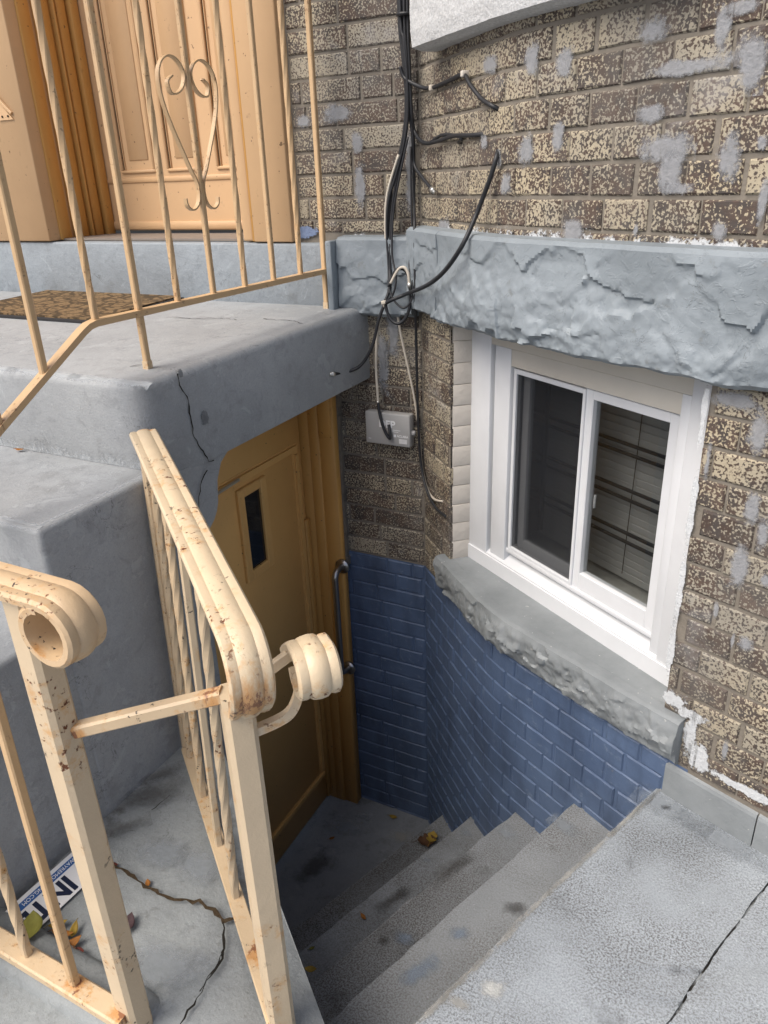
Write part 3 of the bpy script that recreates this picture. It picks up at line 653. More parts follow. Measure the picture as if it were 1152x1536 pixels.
# reveal: left side courses painted cream, head lining
ra, rb = V((-.851, 2.123, 0)), V((-.775, 2.19, 0)); re = (rb-ra); rnorm = V((re.y, -re.x, 0)).normalized()
rv = obj('window_reveal', [ra-re*.02-rnorm*.0035+V((0, 0, .2)), rb-rnorm*.0035+V((0, 0, .2)), rb-rnorm*.0035+V((0, 0, 1.1)), ra-re*.02-rnorm*.0035+V((0, 0, 1.1))], [(0, 1, 2, 3)], M_cream, house)
for k in range(13):
    z = .247+k*CH; hh = CH-.0018
    if z > 1.06: break
    for a0, a1 in ((0, .607), (.615, 1.0)):
        ob = obox('brick', ra+re*a0+V((0, 0, z))-rnorm*.03, re*(a1-a0), rnorm*(.03+rn.uniform(0, .0008)), (0, 0, hh), M_cream, None, .002); ob.parent = rv
obox('reveal_soffit', wp(-.06, -.06, 1.068), WE*.98, WN*.18, (0, 0, .012), M_cream, house)
# ---- stone sill under the window
def sillf(a, o, z): return W(.188+(S_SR-.188)*a, o, z)
bp3 = [(-.02, .112, 0), (.005, .112, .3), (.022, .125, 1), (.034, .155, 1), (.040, .19, 1), (.038, .225, .7), (.030, .2445, .15), (.018, .248, 0), (-.02, .248, 0)]
sl = rough_block('window_sill', sillf, 360, bp3, M_sill, house, .017, .06, 6, S_SR-.188, 1.2, .25)
poly = [W(.188+(S_R-.188+.004)*i/20, -.015) for i in range(21)]+[wp(.90, -.02, 0), wp(-.03, -.02, 0)]
pr = prism('window_sill', [xy(p) for p in poly], .15, .2485, M_sill, house)
# ---- inside the window
vs, fs = [], []
def inner(u0, u1, o0, o1, z0, z1):
    c = [wp(u0, o0, z0), wp(u1, o0, z0), wp(u1, o1, z0), wp(u0, o1, z0), wp(u0, o0, z1), wp(u1, o0, z1), wp(u1, o1, z1), wp(u0, o1, z1)]
    return c, [(3, 2, 1, 0), (4, 5, 6, 7), (0, 1, 5, 4), (1, 2, 6, 5), (3, 0, 4, 7)]
v, f = inner(-.5, 1.3, -1.6, -.08, .05, 1.4); rm = obj('room', v, f, M_room, house)
wbox('inner_sill', .10, .86, -.30, -.075, .30, .335, M_roomsill)
bl = thing('window_blind', wp(.45, -.16, .36), 'white horizontal slat blind hanging inside the basement window', 'blind')
for k in range(27):
    z = .37+k*.0225; c = wp(.16, -.155, z); t = WN*.0085+V((0, 0, .0265))
    obox('slat', c-t*.5, WE*.69, t, (WN*.7-V((0, 0, .7))).normalized()*.0012, M_blind, bl)
for u in (.53, .66): tube('cord', [wp(u, -.142, .38), wp(u+.012, -.142, .96)], .0012, M_dark, bl, 5)
gr = thing('window_grille', wp(.45, -.10, .36), 'black iron security bars behind the basement window glass', 'grille')
for z in [onpl(900, py, wp(0, -.10, 0), WN).z for py in (652, 666, 718, 732, 781, 794)]: bar('bar', wp(.13, -.10, z), wp(.82, -.10, z), .0085, M_iron, gr, ref=WN)
for u in (.235, .40): bar('bar', wp(u, -.088, .42), wp(u, -.088, .88), .026 if u > .3 else .012, M_iron, gr, ref=WE)
# ------------------------------------------------------------------ entry door of the house
DY = 2.575
ed_ = box('entry_door', (-2.64, DY, 1.28), (-1.66, DY+.045, 3.4), M_tan, house)
def ex(px, py): return onY(px, py, DY)
pz0, pz1 = ex(186, 256).z, 3.1
for pa, pb in ((186, 230), (255, 300), (330, 372)):
    x0, x1 = ex(pa, 250).x, ex(pb, 248).x; y = DY-.004
    # moulding: a raised frame with a field behind it
    for nm, lo, hi in (('moulding', (x0-.012, DY-.010, pz0), (x0, DY+.004, pz1)), ('moulding', (x0+.006, DY-.006, pz0), (x0+.012, DY+.004, pz1)), ('moulding', (x1, DY-.008, pz0), (x1+.012, DY+.004, pz1)), ('moulding', (x0-.012, DY-.008, pz0-.012), (x1+.012, DY+.004, pz0))):
        box(nm, lo, hi, M_tan, ed_, .002, 1)
    box('panel', (x0+.035, DY-.004, pz0+.035), (x1-.02, DY+.004, pz1), M_tan, ed_, .003, 1)
    box('groove_shade', (x0+.0005, DY-.0008, pz0), (x0+.0055, DY+.002, pz1), M_crack_shade, ed_)  # dark strip: moulding shadow painted in as colour, no cut groove
za, zb = ex(250, 271).z, ex(250, 328).z
box('rail', (-2.63, DY-.005, za-.004), (-1.68, DY+.003, za+.016), M_tan, ed_, .002, 1)
box('kick_strip', (-2.635, DY-.009, 1.282), (-1.68, DY+.003, zb-.01), M_tan, ed_, .003, 1)
box('door_sill', (-2.64, 2.30, 1.2605), (-1.60, DY+.05, 1.268), simple('sill_board', (.20, .17, .145), .7), house)
# casing and recess boards
fr = box('door_casing', (-1.640, 2.243, 1.262), (-1.482, 2.40, 3.6), M_tan, house, .004, 1)
box('casing_bead', (-1.700, 2.262, 1.262), (-1.655, 2.60, 3.6), M_tan, fr, .008, 2)
box('casing_bead', (-1.655, 2.255, 1.262), (-1.643, 2.50, 3.6), M_ochre, fr, .003, 1)
box('casing_bead', (-1.745, 2.45, 1.262), (-1.70, 2.60, 3.6), M_tan, fr, .006, 2)
pl_ = box('pilaster', (-3.4, 2.235, 1.262), (-2.633, 2.42, 3.6), M_tan, house, .004, 1)
jb_ = box('recess_jamb', (-2.75, 2.38, 1.262), (-2.640, 2.60, 3.6), M_ochre, house, .003, 1)
for y0, y1, d in ((2.29, 2.345, .010), (2.362, 2.372, .016), (2.385, 2.44, .005), (2.452, 2.462, .018), (2.475, 2.52, .010), (2.53, 2.572, .026)):
    box('jamb_board', (-2.66, y0, 1.263), (-2.633+d, y1, 3.6), M_ochre, jb_, .003, 1)
# old bracket on the pilaster
bk = thing('wall_bracket', onY(10, 178, 2.235), 'small painted metal bracket screwed to the tan pilaster', 'bracket')
c = onY(8, 160, 2.235)
obj('plate', [c+V((-.05, -.001, .045)), c+V((.035, -.001, -.045)), c+V((-.045, -.001, -.045)), c+V((-.05, -.006, .045)), c+V((.035, -.006, -.045)), c+V((-.045, -.006, -.045))], [(0, 1, 2), (3, 5, 4), (0, 3, 4, 1), (1, 4, 5, 2), (2, 5, 3, 0)], M_tan, bk)
bar('arm', c+V((-.07, -.012, .075)), c+V((.032, -.004, -.025)), .012, M_tan, bk)
for dx in (-.02, .012): tube('screw', [c+V((dx, -.005, -.033)), c+V((dx, -.009, -.033))], .004, M_crack_shade, bk, 6)
# ------------------------------------------------------------------ basement door
DX = -1.50
bd = thing('basement_door', (DX, 1.85, -1.18), 'ochre panelled basement door with a small glass pane under the stoop landing', 'door')
leaf = box('door_leaf', (DX-.045, 1.40, -1.165), (DX, 2.215, .80), M_bdoor, bd, .003, 1)
y0, y1, z0, z1 = 1.46, 2.155, -.99, .535
for nm, a, b in (('moulding', (y0, z1), (y1+.035, z1+.035)), ('moulding', (y0, z0-.035), (y1+.035, z0)), ('moulding', (y1, z0), (y1+.035, z1))):
    bm = bmesh.new(); boxbm(bm, (DX-.002, a[0], a[1]), (.012, 0, 0), (0, b[0]-a[0], 0), (0, 0, b[1]-a[1])); bmesh.ops.bevel(bm, geom=[e for e in bm.edges if all(v.co.x > DX for v in e.verts)], offset=.008, segments=2, affect='EDGES'); bobj(nm, bm, M_bdoor, leaf)
def lite_frame(y0, y1, z0, z1, w_):
    for a, b, c, d in ((y0-w_, y0, z0-w_, z1+w_), (y1, y1+w_, z0-w_, z1+w_), (y0, y1, z1, z1+w_), (y0, y1, z0-w_, z0)):
        bm = bmesh.new(); boxbm(bm, (DX-.002, a, c), (.016, 0, 0), (0, b-a, 0), (0, 0, d-c)); bmesh.ops.bevel(bm, geom=[e for e in bm.edges if all(v.co.x > DX for v in e.verts)], offset=.004, segments=1, affect='EDGES'); bobj('lite_frame', bm, M_bdoor, leaf)
lite_frame(1.842, 1.935, .205, .485, .034)
pm = Mat('dark_glass', .06, .6); M_dglass = pm.done((.012, .014, .017))
box('pane', (DX-.003, 1.84, .203), (DX+.002, 1.937, .487), M_dglass, leaf)
for zz in (-.02, -.62): box('lock_hole', (DX-.001, 2.175, zz), (DX+.0015, 2.19, zz+.028), M_dark, leaf)
bar('hook', (DX+.013, 1.69, .552), (DX+.013, 1.82, .558), .010, M_conn, bd)
# frame on the wall side
fj = box('frame', (DX-.05, 2.225, -1.19), (DX+.035, 2.278, .80), M_ochre, bd, .003, 1)
box('frame_stop', (DX+.03, 2.225, -1.19), (DX+.075, 2.275, .80), M_ochre, fj, .004, 1)
box('frame_casing', (DX+.07, 2.232, -1.19), (-1.362, 2.277, .80), M_ochre, fj, .004, 1)
box('frame_block', (DX+.075, 2.226, .585), (-1.372, 2.24, .80), M_ochre, fj, .003, 1)
box('astragal', (DX-.002, 2.192, -1.16), (DX+.012, 2.222, .25), M_ochre, leaf, .003, 1)
# lime along the jamb
for k in range(22):
    z = .05+k*.034; hh = .034
    box('caulk', (-1.363, 2.262, z), (-1.356+rn.uniform(0, .008), 2.282, z+hh+.002), M_mortar, bd)
# tube pull handle
ha = onY(514, 849, 2.232); hb = onY(526, 1002, 2.232); hx = ha.x
H0 = [V((hx, 2.233, ha.z))]+[V((hx-.004, 2.232-.022-.035*math.sin(math.pi/2*k/8), ha.z-.035+.035*math.cos(math.pi/2*k/8))) for k in range(9)]
H1 = [V((p.x, p.y, (ha.z+hb.z)-p.z)) for p in H0][::-1]
hd = tube('pull_handle', H0+H1, .0125, M_steel, bd, 14)
for p in (H0[0], H1[-1]): tube('flange', [p+V((0, .002, 0)), p+V((0, -.007, 0))], .030, M_steel, hd, 18)
# ------------------------------------------------------------------ railings
CAP = [(-.029, 0), (-.0295, .008), (-.026, .0125), (-.019, .013), (-.014, .0115), (-.009, .0150), (0, .0162), (.009, .0150), (.014, .0115), (.019, .013), (.026, .0125), (.0295, .008), (.029, 0)]
# -- railing of the stoop
g0, g1 = V((-1.40, 1.41, 0)), V((-1.345, 2.21, 0)); GD = (g1-g0).normalized(); GN = V((GD.y, -GD.x, 0))
sr = thing('stoop_railing', (-1.40, 1.41, 1.04), 'tan iron railing with heart scroll and twisted bars along the stoop landing', 'railing')
def gp(y, z): t = (y-1.41)/(GD.y); p = g0+GD*t; return V((p.x, p.y, z))
ZR, ZT = 1.163, 2.06
def ZRy(y): return ZR+.012*(y-1.25)/.95
cp = gp(1.262, ZRy(1.262)); lowe = gp(.42, 1.163-.842*.63)
pr = [(-.013, -.008), (.013, -.008), (.013, .006), (.010, .008), (-.010, .008), (-.013, .006)]
sweep('bottom_rail', pr, [gp(2.235, ZRy(2.235)), gp(1.275, ZRy(1.275)), gp(1.255, ZRy(1.26)-.004), gp(1.235, 1.149), lowe], GN, M_rail2, sr)
sweep('top_rail', CAP, [gp(2.24, ZT), gp(1.30, ZT), gp(1.24, ZT-.02), gp(.42, ZT-.02-.82*.63)], GN, M_rail2, sr)
ys = [1.279, 1.411, 1.545, 1.68, 1.813, 1.945, 2.081, 2.213]
for k, y in enumerate(ys):
    zb_ = {1.411: ztop(-1.4, 1.41)-.004, 2.213: ztop(-1.35, 2.21)-.004}.get(y, ZRy(y))
    bar('baluster' if k not in (1, 7) else 'post', gp(y, zb_), gp(y, ZT), .0165 if k in (1, 7) else .0145, M_rail2, sr, turns=(2.1 if k in (0, 2, 4, 6) else 0), ref=GD)
for j, y in enumerate((1.118, .985, .852, .72, .587)):
    bar('baluster', gp(y, 1.163-(1.262-y)*.63), gp(y, ZT-.02-(1.24-y)*.63), .0165, M_rail2, sr, turns=(0, 2.1, 0, 2.1, 0)[j], ref=GD)
box('rust_foot', gp(1.411, ztop(-1.4, 1.41))-V((.0088, .0088, .004)), gp(1.411, ztop(-1.4, 1.41))+V((.0088, .0088, .020)), M_railworn, sr)
box('rust_foot', gp(2.213, ztop(-1.35, 2.21))-V((.0088, .0088, .004)), gp(2.213, ztop(-1.35, 2.21))+V((.0088, .0088, .020)), M_railworn, sr)
yc = 1.68
def scroll(sg):
    rel = [(.052, 1.692), (.070, 1.678), (.063, 1.655), (.042, 1.655), (.020, 1.672), (.012, 1.700), (.030, 1.726), (.058, 1.733), (.085, 1.718), (.099, 1.685), (.095, 1.640), (.078, 1.59), (.05, 1.53), (.028, 1.485), (.012, 1.455), (.010, 1.425), (.018, 1.402), (.038, 1.390), (.056, 1.400), (.060, 1.418)]
    hh = []
    P = smoothpath([gp(yc+sg*a, z) for a, z in rel], 6)
    sweep('heart_scroll', [(-.006, -.002), (.006, -.002), (.006, .002), (-.006, .002)], P, GN, M_rail2, sr)
scroll(-1); scroll(1)
# -- railing beside the sunken stairs
MA, MB = V((-1.245, 1.172, 0)), V((-.615, .672, 0)); MD = (MB-MA).normalized(); MN = V((-MD.y, MD.x, 0))
mr = thing('stair_railing', (-.615, .672, 0), 'cream iron railing with scrolled cap rail between ledge and sunken stairs, rusty', 'railing')
def mp(t, z): p = MA.lerp(MB, t); return V((p.x, p.y, z))
hz0, hz1 = .908, .874
A_ = V((-1.293, 1.258, hz0)); B_ = V((-.600, .697, hz1)); HD = (B_-A_).normalized()
path = [A_.lerp(B_, k/12) for k in range(13)]
HDh = V((HD.x, HD.y, 0)).normalized(); R1 = .05
for k in range(1, 11):
    a = math.radians(100)*k/10; path.append(B_+HDh*R1*math.sin(a)*1.0+V((0, 0, -R1*(1-math.cos(a)))))
for k in range(1, 7): path.append(path[-1]+V((0, 0, -.0085))-HDh*(.0012*k))
for k in range(1, 4): path.append(path[-1]+V((0, 0, -.006))-HDh*.006)
hr = sweep('cap_rail', [(x*1.1-.003, y*1.0) for x, y in CAP], path[::-1], V((-HDh.y, HDh.x, 0)), M_railcap, mr)
bar('post', (-.613, .684, -.01), (-.613, .684, .778), .046, M_rail, mr, ref=MD, segs=2)
bar('post', (-1.262, 1.192, .0), (-1.272, 1.236, .895), .036, M_railworn, mr, ref=MD)
bar('bottom_rail', mp(-.01, .035), mp(1, .035), .034, M_railworn, mr, ref=MN, h=.012)
L_ = (MB-MA).length
for k, (px, py) in enumerate(((283, 1135), (304, 1193), (333, 1264), (362, 1340))):
    q = onz(px, py, .042); t = (q-MA).dot(MD)/L_; b = mp(t, .036); c = A_.lerp(B_, min(1, t*1.0))
    bar('baluster', b, V((c.x, c.y, c.z+.003)), .0165, (M_railworn if k < 2 else M_rail), mr, turns=(0 if k == 2 else 2.6), ref=MD)
# tie bar to the front post
bar('tie_bar', (-.842, .580, .705), (-.628, .675, .772), .022, M_railworn, mr, ref=(0, 0, 1))
# short scrolled stub over the stairs, with its bent strut
a_ax = V((.68, .73, 0)).normalized(); d_ax = V((.73, -.68, 0)).normalized()
cc = onz(472, 1004, .80); R2 = .026; C0 = cc-d_ax*.085-V((0, 0, .02))
P = [C0, C0+d_ax*.028+V((0, 0, .022)), C0+d_ax*.055+V((0, 0, .042))] 
for k in range(0, 15):
    a = math.radians(115-k*20); P.append(cc+d_ax*(R2*math.cos(a))+V((0, 0, R2*math.sin(a))))
sweep('stub_scroll', [(x*1.1, y*1.1) for x, y in CAP], P[::-1], a_ax, M_railcap, mr)
bar('stub_arm', onz(386, 1018, .768), onz(456, 966, .818), .018, M_railcap, mr, ref=(0, 0, 1), h=.012)
sp_ = smoothpath([(-.60, .69, .70), onz(415, 1082, .705), onz(437, 1066, .72), onz(448, 1036, .745), onz(444, 1000, .775)], 6)
sweep('strut', [(-.007, -.007), (.007, -.007), (.007, .007), (-.007, .007)], sp_, V((0, 0, 1)).cross(V((.7, .5, 0))), M_rail, mr)
# -- railing across the front of the ledge
frl = thing('front_railing', (-.865, .57, 0), 'cream iron railing with curled cap rail end beside the stoop, standing on a low kerb', 'railing')
bar('post', (-.862, .568, -.01), (-.862, .568, .962), .046, M_rail, frl, ref=(1, 0, 0), segs=2)
zc = .955; xs = -.788; R3 = .039
path = [V((-1.415+(xs+1.415)*k/10, .562, zc)) for k in range(11)]
for k in range(1, 22):
    a = math.radians(17*k); r = R3*(1-.007*k); path.append(V((xs+r*math.sin(a), .562, zc-R3+r*math.cos(a))))
sweep('cap_rail', [(x*1.12, y*1.1) for x, y in CAP], path, (0, -1, 0), railpaint('peeling_rail_paint', (.54, .39, .235), .7, 1., 13, [((-.73, .53, .87), .05), ((-.80, .53, .90), .03)]), frl)
bar('bottom_rail', (-1.31, .545, .075), (-.855, .545, .062), .040, M_railworn, frl, ref=(0, 1, 0), h=.022)
for k in range(3):
    x = -.985-.128*k; zz = .07+.018*(-.855-x)
    bar('baluster', (x, .547, zz), (x, .562, .955), .0165, M_rail2 if k % 2 == 0 else M_railworn, frl, turns=(0 if k % 2 == 0 else 3), ref=(1, 0, 0))
for x in (-1.18,): bar('foot', (x, .547, .03), (x, .547, .08), .02, M_railworn, frl)
# ------------------------------------------------------------------ cables
def cable(label, pts, r, mat, ends=(0, 0), name='cable'):
    P = smoothpath(pts, 6); o = tube(name, P, r, mat); tag(o, label, 'cable', 'loose cables on the wall')
    for e, idx in ((ends[0], 0), (ends[1], -1)):
        if e:
            d = (P[idx]-P[1 if idx == 0 else -2]).normalized(); c = tube('connector', [P[idx]-d*.004, P[idx]+d*.012, P[idx]+d*.012001, P[idx]+d*.022], lambda t: r*1.45 if t < .5 else r*1.0, M_conn, None, 10); c.parent = o
    return o
def bk_(x, y, o=.03): return onY(x, y, YB-o)
def bay(x, y, o=.012):
    h = hitW(x, y, o); return W(h[0], o, h[1])
TOP = lambda x, z=2.5: V((onY(x, 5, YB-.03).x-.004, YB-.03, z))
cable('black cable ending in a bare connector beside the landing', [TOP(598), bk_(598, 0), bk_(603, 70), bk_(609, 130), bk_(608, 185), bk_(598, 240), bk_(588, 275), bk_(584, 330), bk_(584, 400, .04), bk_(584, 432, .06), bk_(577, 455, .08), bk_(568, 480, .085), bk_(558, 520, .09), bk_(541, 548, .10), bk_(520, 558, .13), onX(500, 561, -1.245)], .0055, M_black, (0, 1))
cable('white cable hanging from the knot down to the window corner', [bk_(598, 232, .045), bk_(581, 290, .045), bk_(578, 340, .045), bk_(583, 400, .05), bk_(591, 440, .05), bk_(601, 500, .03), bk_(614, 560, .018), bk_(622, 600, .010), bk_(629, 650, .008), bk_(633, 700, .008), bay(642, 735, .006), bay(652, 749, .006), bay(664, 752, .0)], .0042, M_whitecable)
cable('thin straight black cable running down to the window reveal', [TOP(606), bk_(608, 0, .04), bk_(613, 110, .04), bk_(620, 205, .03), bk_(621, 300, .025), bk_(622, 345, .09), bk_(623, 440, .10), bk_(624, 500, .05), bk_(626, 590, .028), bk_(628, 650, .026), bk_(632, 700, .026), bay(641, 738, .018), bay(654, 762, .014), bay(669, 775, .002)], .0048, M_black, (0, 0))
cable('black cable with a silver end connector in front of the brick corner', [TOP(610), bk_(603, 0, .045), bk_(607, 90, .045), bk_(613, 160, .04), bk_(619, 205, .035), bk_(621, 245, .03), bay(632, 264, .02), bay(648, 284, .02)], .005, M_black, (0, 1))
cable('black cable bending into the brick bay through a drilled hole', [TOP(614), bk_(611, 0, .05), bk_(614, 100, .05), bk_(617, 165, .045), bk_(622, 198, .03), bay(636, 214, .02), bay(655, 212, .018), bay(680, 204, .015), bay(705, 203, .012), bay(727, 201, -.004)], .0055, M_black)
cable('black strand tied into the cable bundle beside the brick corner', [TOP(603), bk_(600, 0, .05), bk_(606, 60, .055), bk_(611, 120, .055), bk_(611, 180, .05), bk_(603, 235, .045), bk_(593, 280, .045), bk_(587, 330, .045), bk_(585, 395, .06), bk_(586, 425, .085)], .005, M_black)
cable('slim black strand running down beside the white cable', [TOP(611), bk_(606, 0, .055), bk_(610, 80, .055), bk_(613, 150, .05), bk_(607, 210, .05), bk_(594, 262, .05), bk_(583, 300, .05), bk_(580, 345, .05), bk_(583, 400, .065), bk_(583, 430, .085)], .0042, M_black)
cable('thin black strand drooping in a wide loop below the knot', [bk_(583, 432, .09), bk_(592, 452, .10), bk_(606, 462, .10), bk_(618, 448, .10), bk_(619, 420, .09), bk_(614, 398, .08), bk_(618, 360, .05), bk_(617, 300, .04), bk_(616, 220, .04)], .0032, M_black)
cable('thin black strand crossing the white cable above the knot', [bk_(612, 205, .05), bk_(600, 262, .055), bk_(590, 320, .055), bk_(588, 380, .07), bk_(594, 415, .09), bk_(590, 440, .095), bk_(579, 452, .09)], .0034, M_black)
cable('short black cable looped under the drilled hole', [bay(645, 214, .02), bay(662, 203, .016), bay(682, 203, .014), bay(693, 208, .012), bay(688, 214, -.002)], .0045, M_black)
cable('black cable clipped in the bed joint above the drilled holes', [bk_(600, 100, .05), bk_(608, 118, .05), bay(633, 131, .02), bay(650, 131, .010), bay(672, 122, .008), bay(695, 112, .010), bay(706, 128, .014), bay(722, 148, .012), bay(737, 158, .010), bay(748, 164, -.004)], .0055, M_black)
cable('thick black cable sweeping from the wall down to the knot', [bay(747, 226, -.004), bay(744, 238, .012), bay(735, 268, .02), bay(716, 318, .03), bay(695, 365, .075), bay(668, 405, .09), bay(642, 427, .09), bk_(612, 440, .10), bk_(590, 449, .10), bk_(578, 455, .09)], .0062, M_black)
lp = [(585, 428), (590, 411), (599, 403), (609, 407), (615, 424), (616, 450), (611, 472), (600, 485), (588, 481), (580, 465), (578, 448)]
cable('coiled loop of black cable tied at the stone band', [bk_(x, y, .085) for x, y in lp], .0052, M_black)
cable('grey cable tail with a connector curling beside the loop', [bk_(586, 425, .09), bk_(597, 405, .095), bk_(606, 401, .095), bk_(612, 410, .095), bk_(614, 426, .095)], .0045, M_whitecable, (0, 1))
cable('white cable dropping from the knot towards the grey meter box', [bk_(577, 456, .085), bk_(569, 480, .07), bk_(565, 510, .05), bk_(564, 550, .045), bk_(566, 585, .045), bk_(567, 603, .045)], .0045, M_whitecable, (0, 1))
cable('black cable hooking over the front of the grey meter box', [bk_(567, 603, .046), bk_(569, 618, .05), bk_(574, 638, .056), bk_(580, 652, .058), bk_(585, 658, .058), bk_(585, 650, .058), bk_(583, 637, .048)], .0055, M_black)
tie = tag(tube('cable_tie', [bk_(609, 20, .045), bk_(609, 24, .045)], .028, M_black, None, 12), 'black cable tie round the cable bundle at the top', 'cable tie'); tie.scale = (1, 1, 1)
for q, (x, y) in enumerate(((649, 132), (697, 111))):
    c = bay(x, y, .010); t = Wt(hitW(x, y)[0]); n = V((t.y, -t.x, 0))
    tag(obox('cable_clip', c-t*.007-n*.012-V((0, 0, .007)), t*.014, n*.022, (0, 0, .015), M_cream if q else M_whitecable, None, .003), ('small cable clip at the brick corner', 'small yellowish cable clip at the cable bend')[q], 'cable clip')
tag(obox('knot_sleeve', bk_(575, 455, .098)-V((.008, 0, .006)), (.016, 0, .004), (0, .02, 0), (-.002, 0, .012), M_whitecable, None, .003), 'white sleeve where the cables are knotted together', 'cable sleeve')
# ------------------------------------------------------------------ meter box
def text(body, size, mat, loc, xd, yd, parent=None, name='lettering', bold=0, ext=.0004):
    cu = bpy.data.curves.new(name, 'FONT'); cu.body = body; cu.size = size; cu.extrude = ext; cu.offset = bold; tmp = bpy.data.objects.new('tmp', cu)
    COL.objects.link(tmp); bpy.context.view_layer.update(); me = bpy.data.meshes.new_from_object(tmp.evaluated_get(bpy.context.evaluated_depsgraph_get())); bpy.data.objects.remove(tmp)
    xd, yd = V(xd).normalized(), V(yd).normalized(); zd = xd.cross(yd); M = Matrix(((xd.x, yd.x, zd.x, loc[0]), (xd.y, yd.y, zd.y, loc[1]), (xd.z, yd.z, zd.z, loc[2]), (0, 0, 0, 1)))
    me.transform(M); me.materials.clear(); me.materials.append(mat); o = link(bpy.data.objects.new(name, me), parent); return o
mb = thing('meter_box', (-1.14, 2.26, .585), 'grey plastic meter transmitter box marked DEP on the brick wall', 'meter box')
XB0, XB1, ZB0, ZB1, YF = -1.232, -1.058, .585, .702, YB-.042
box('case', (XB0, YF, ZB0), (XB1, YB-.004, ZB1), M_box, mb, .005)
text('DEP', .036, M_print, (XB0+.055, YF-.0006, ZB0+.066), (1, 0, 0), (0, 0, 1), mb, bold=.0012)
for k, wd in enumerate((.05, .042)): box('fine_print', (XB0+.088, YF-.0008, ZB0+.058-k*.006), (XB0+.088+wd, YF+.001, ZB0+.0595-k*.006), M_print, mb)
box('logo', (XB0+.112, YF-.0008, ZB0+.034), (XB0+.121, YF+.001, ZB0+.043), M_print, mb)
text('ACLARA', .0115, M_print, (XB0+.124, YF-.0006, ZB0+.035), (1, 0, 0), (0, 0, 1), mb, bold=.0002)
for k in range(5): box('fine_print', (XB0+.132, YF-.0008, ZB0+.013+k*.0034), (XB0+.163, YF+.001, ZB0+.0148+k*.0034), M_print, mb)
box('fine_print', (XB0+.012, YF-.0008, ZB0+.018), (XB0+.022, YF+.001, ZB0+.020), M_print, mb)
tube('conduit_plug', [(XB1-.002, YB-.022, .635), (XB1+.012, YB-.022, .635)], .009, M_box, mb, 12)
# ------------------------------------------------------------------ door mat
dm = thing('door_mat', (-2.36, 2.08, ztop(0, 2.08)), 'brown coir door mat with black pattern on the stoop landing', 'door mat')
za_, zb_ = ztop(0, 1.80), ztop(0, 2.36)
bm = bmesh.new(); hexa(bm, [(-2.74, 1.80, za_), (-1.99, 1.80, za_), (-1.99, 2.36, zb_), (-2.74, 2.36, zb_), (-2.74, 1.80, za_+.008), (-1.99, 1.80, za_+.008), (-1.99, 2.36, zb_+.008), (-2.74, 2.36, zb_+.008)]); bobj('backing', bm, M_rubber, dm)
za_, zb_ = ztop(0, 1.82)+.006, ztop(0, 2.34)+.006
bm = bmesh.new(); hexa(bm, [(-2.72, 1.82, za_), (-2.01, 1.82, za_), (-2.01, 2.34, zb_), (-2.72, 2.34, zb_), (-2.72, 1.82, za_+.007), (-2.01, 1.82, za_+.007), (-2.01, 2.34, zb_+.007), (-2.72, 2.34, zb_+.007)]); bobj('pile', bm, M_coir, dm)
# ------------------------------------------------------------------ printed sign strip on the ledge
sg = thing('sign_strip', (-1.235, .70, .01), 'torn white and blue printed sign strip lying against the stoop wall', 'sign')
M_signw = simple('sign_white', (.72, .72, .72), .4, .4, var=.05); M_signb = simple('sign_blue', (.03, .10, .28), .4, .4); M_navy = simple('sign_navy', (.008, .014, .04), .4, .4); M_bright = simple('sign_bright_blue', (.02, .16, .42), .4, .4)
so = V((-1.268, .815, .032)); sxd = V((-.06, -1, -.012)).normalized(); syd = V((1, -.06, -.25)); syd = (syd-sxd*syd.dot(sxd)).normalized(); szd = sxd.cross(syd)
def sq(name, a0, a1, b0, b1, h, mat): return obox(name, so+sxd*a0+syd*b0+szd*h, sxd*(a1-a0), syd*(b1-b0), szd*.0012, mat, sg)
sq('board', -.01, .295, 0, .085, 0, M_signw); sq('blue_band', .03, .19, .010, .026, .0008, M_signb)
text('WAYREMODELING.COM', .0125, M_print, so+sxd*.034+syd*.0135+szd*.0021, sxd, syd, sg, ext=.0002)
text('INTE', .062, M_navy, so+sxd*.072+syd*.034+szd*.0014, sxd, syd, sg, bold=.0022)
text('R', .022, M_navy, so+sxd*.045+syd*.060+szd*.0014, sxd, syd, sg)
text('WOR', .046, M_bright, so+sxd*.198+syd*.012+szd*.0014, sxd, syd, sg, bold=.0016)
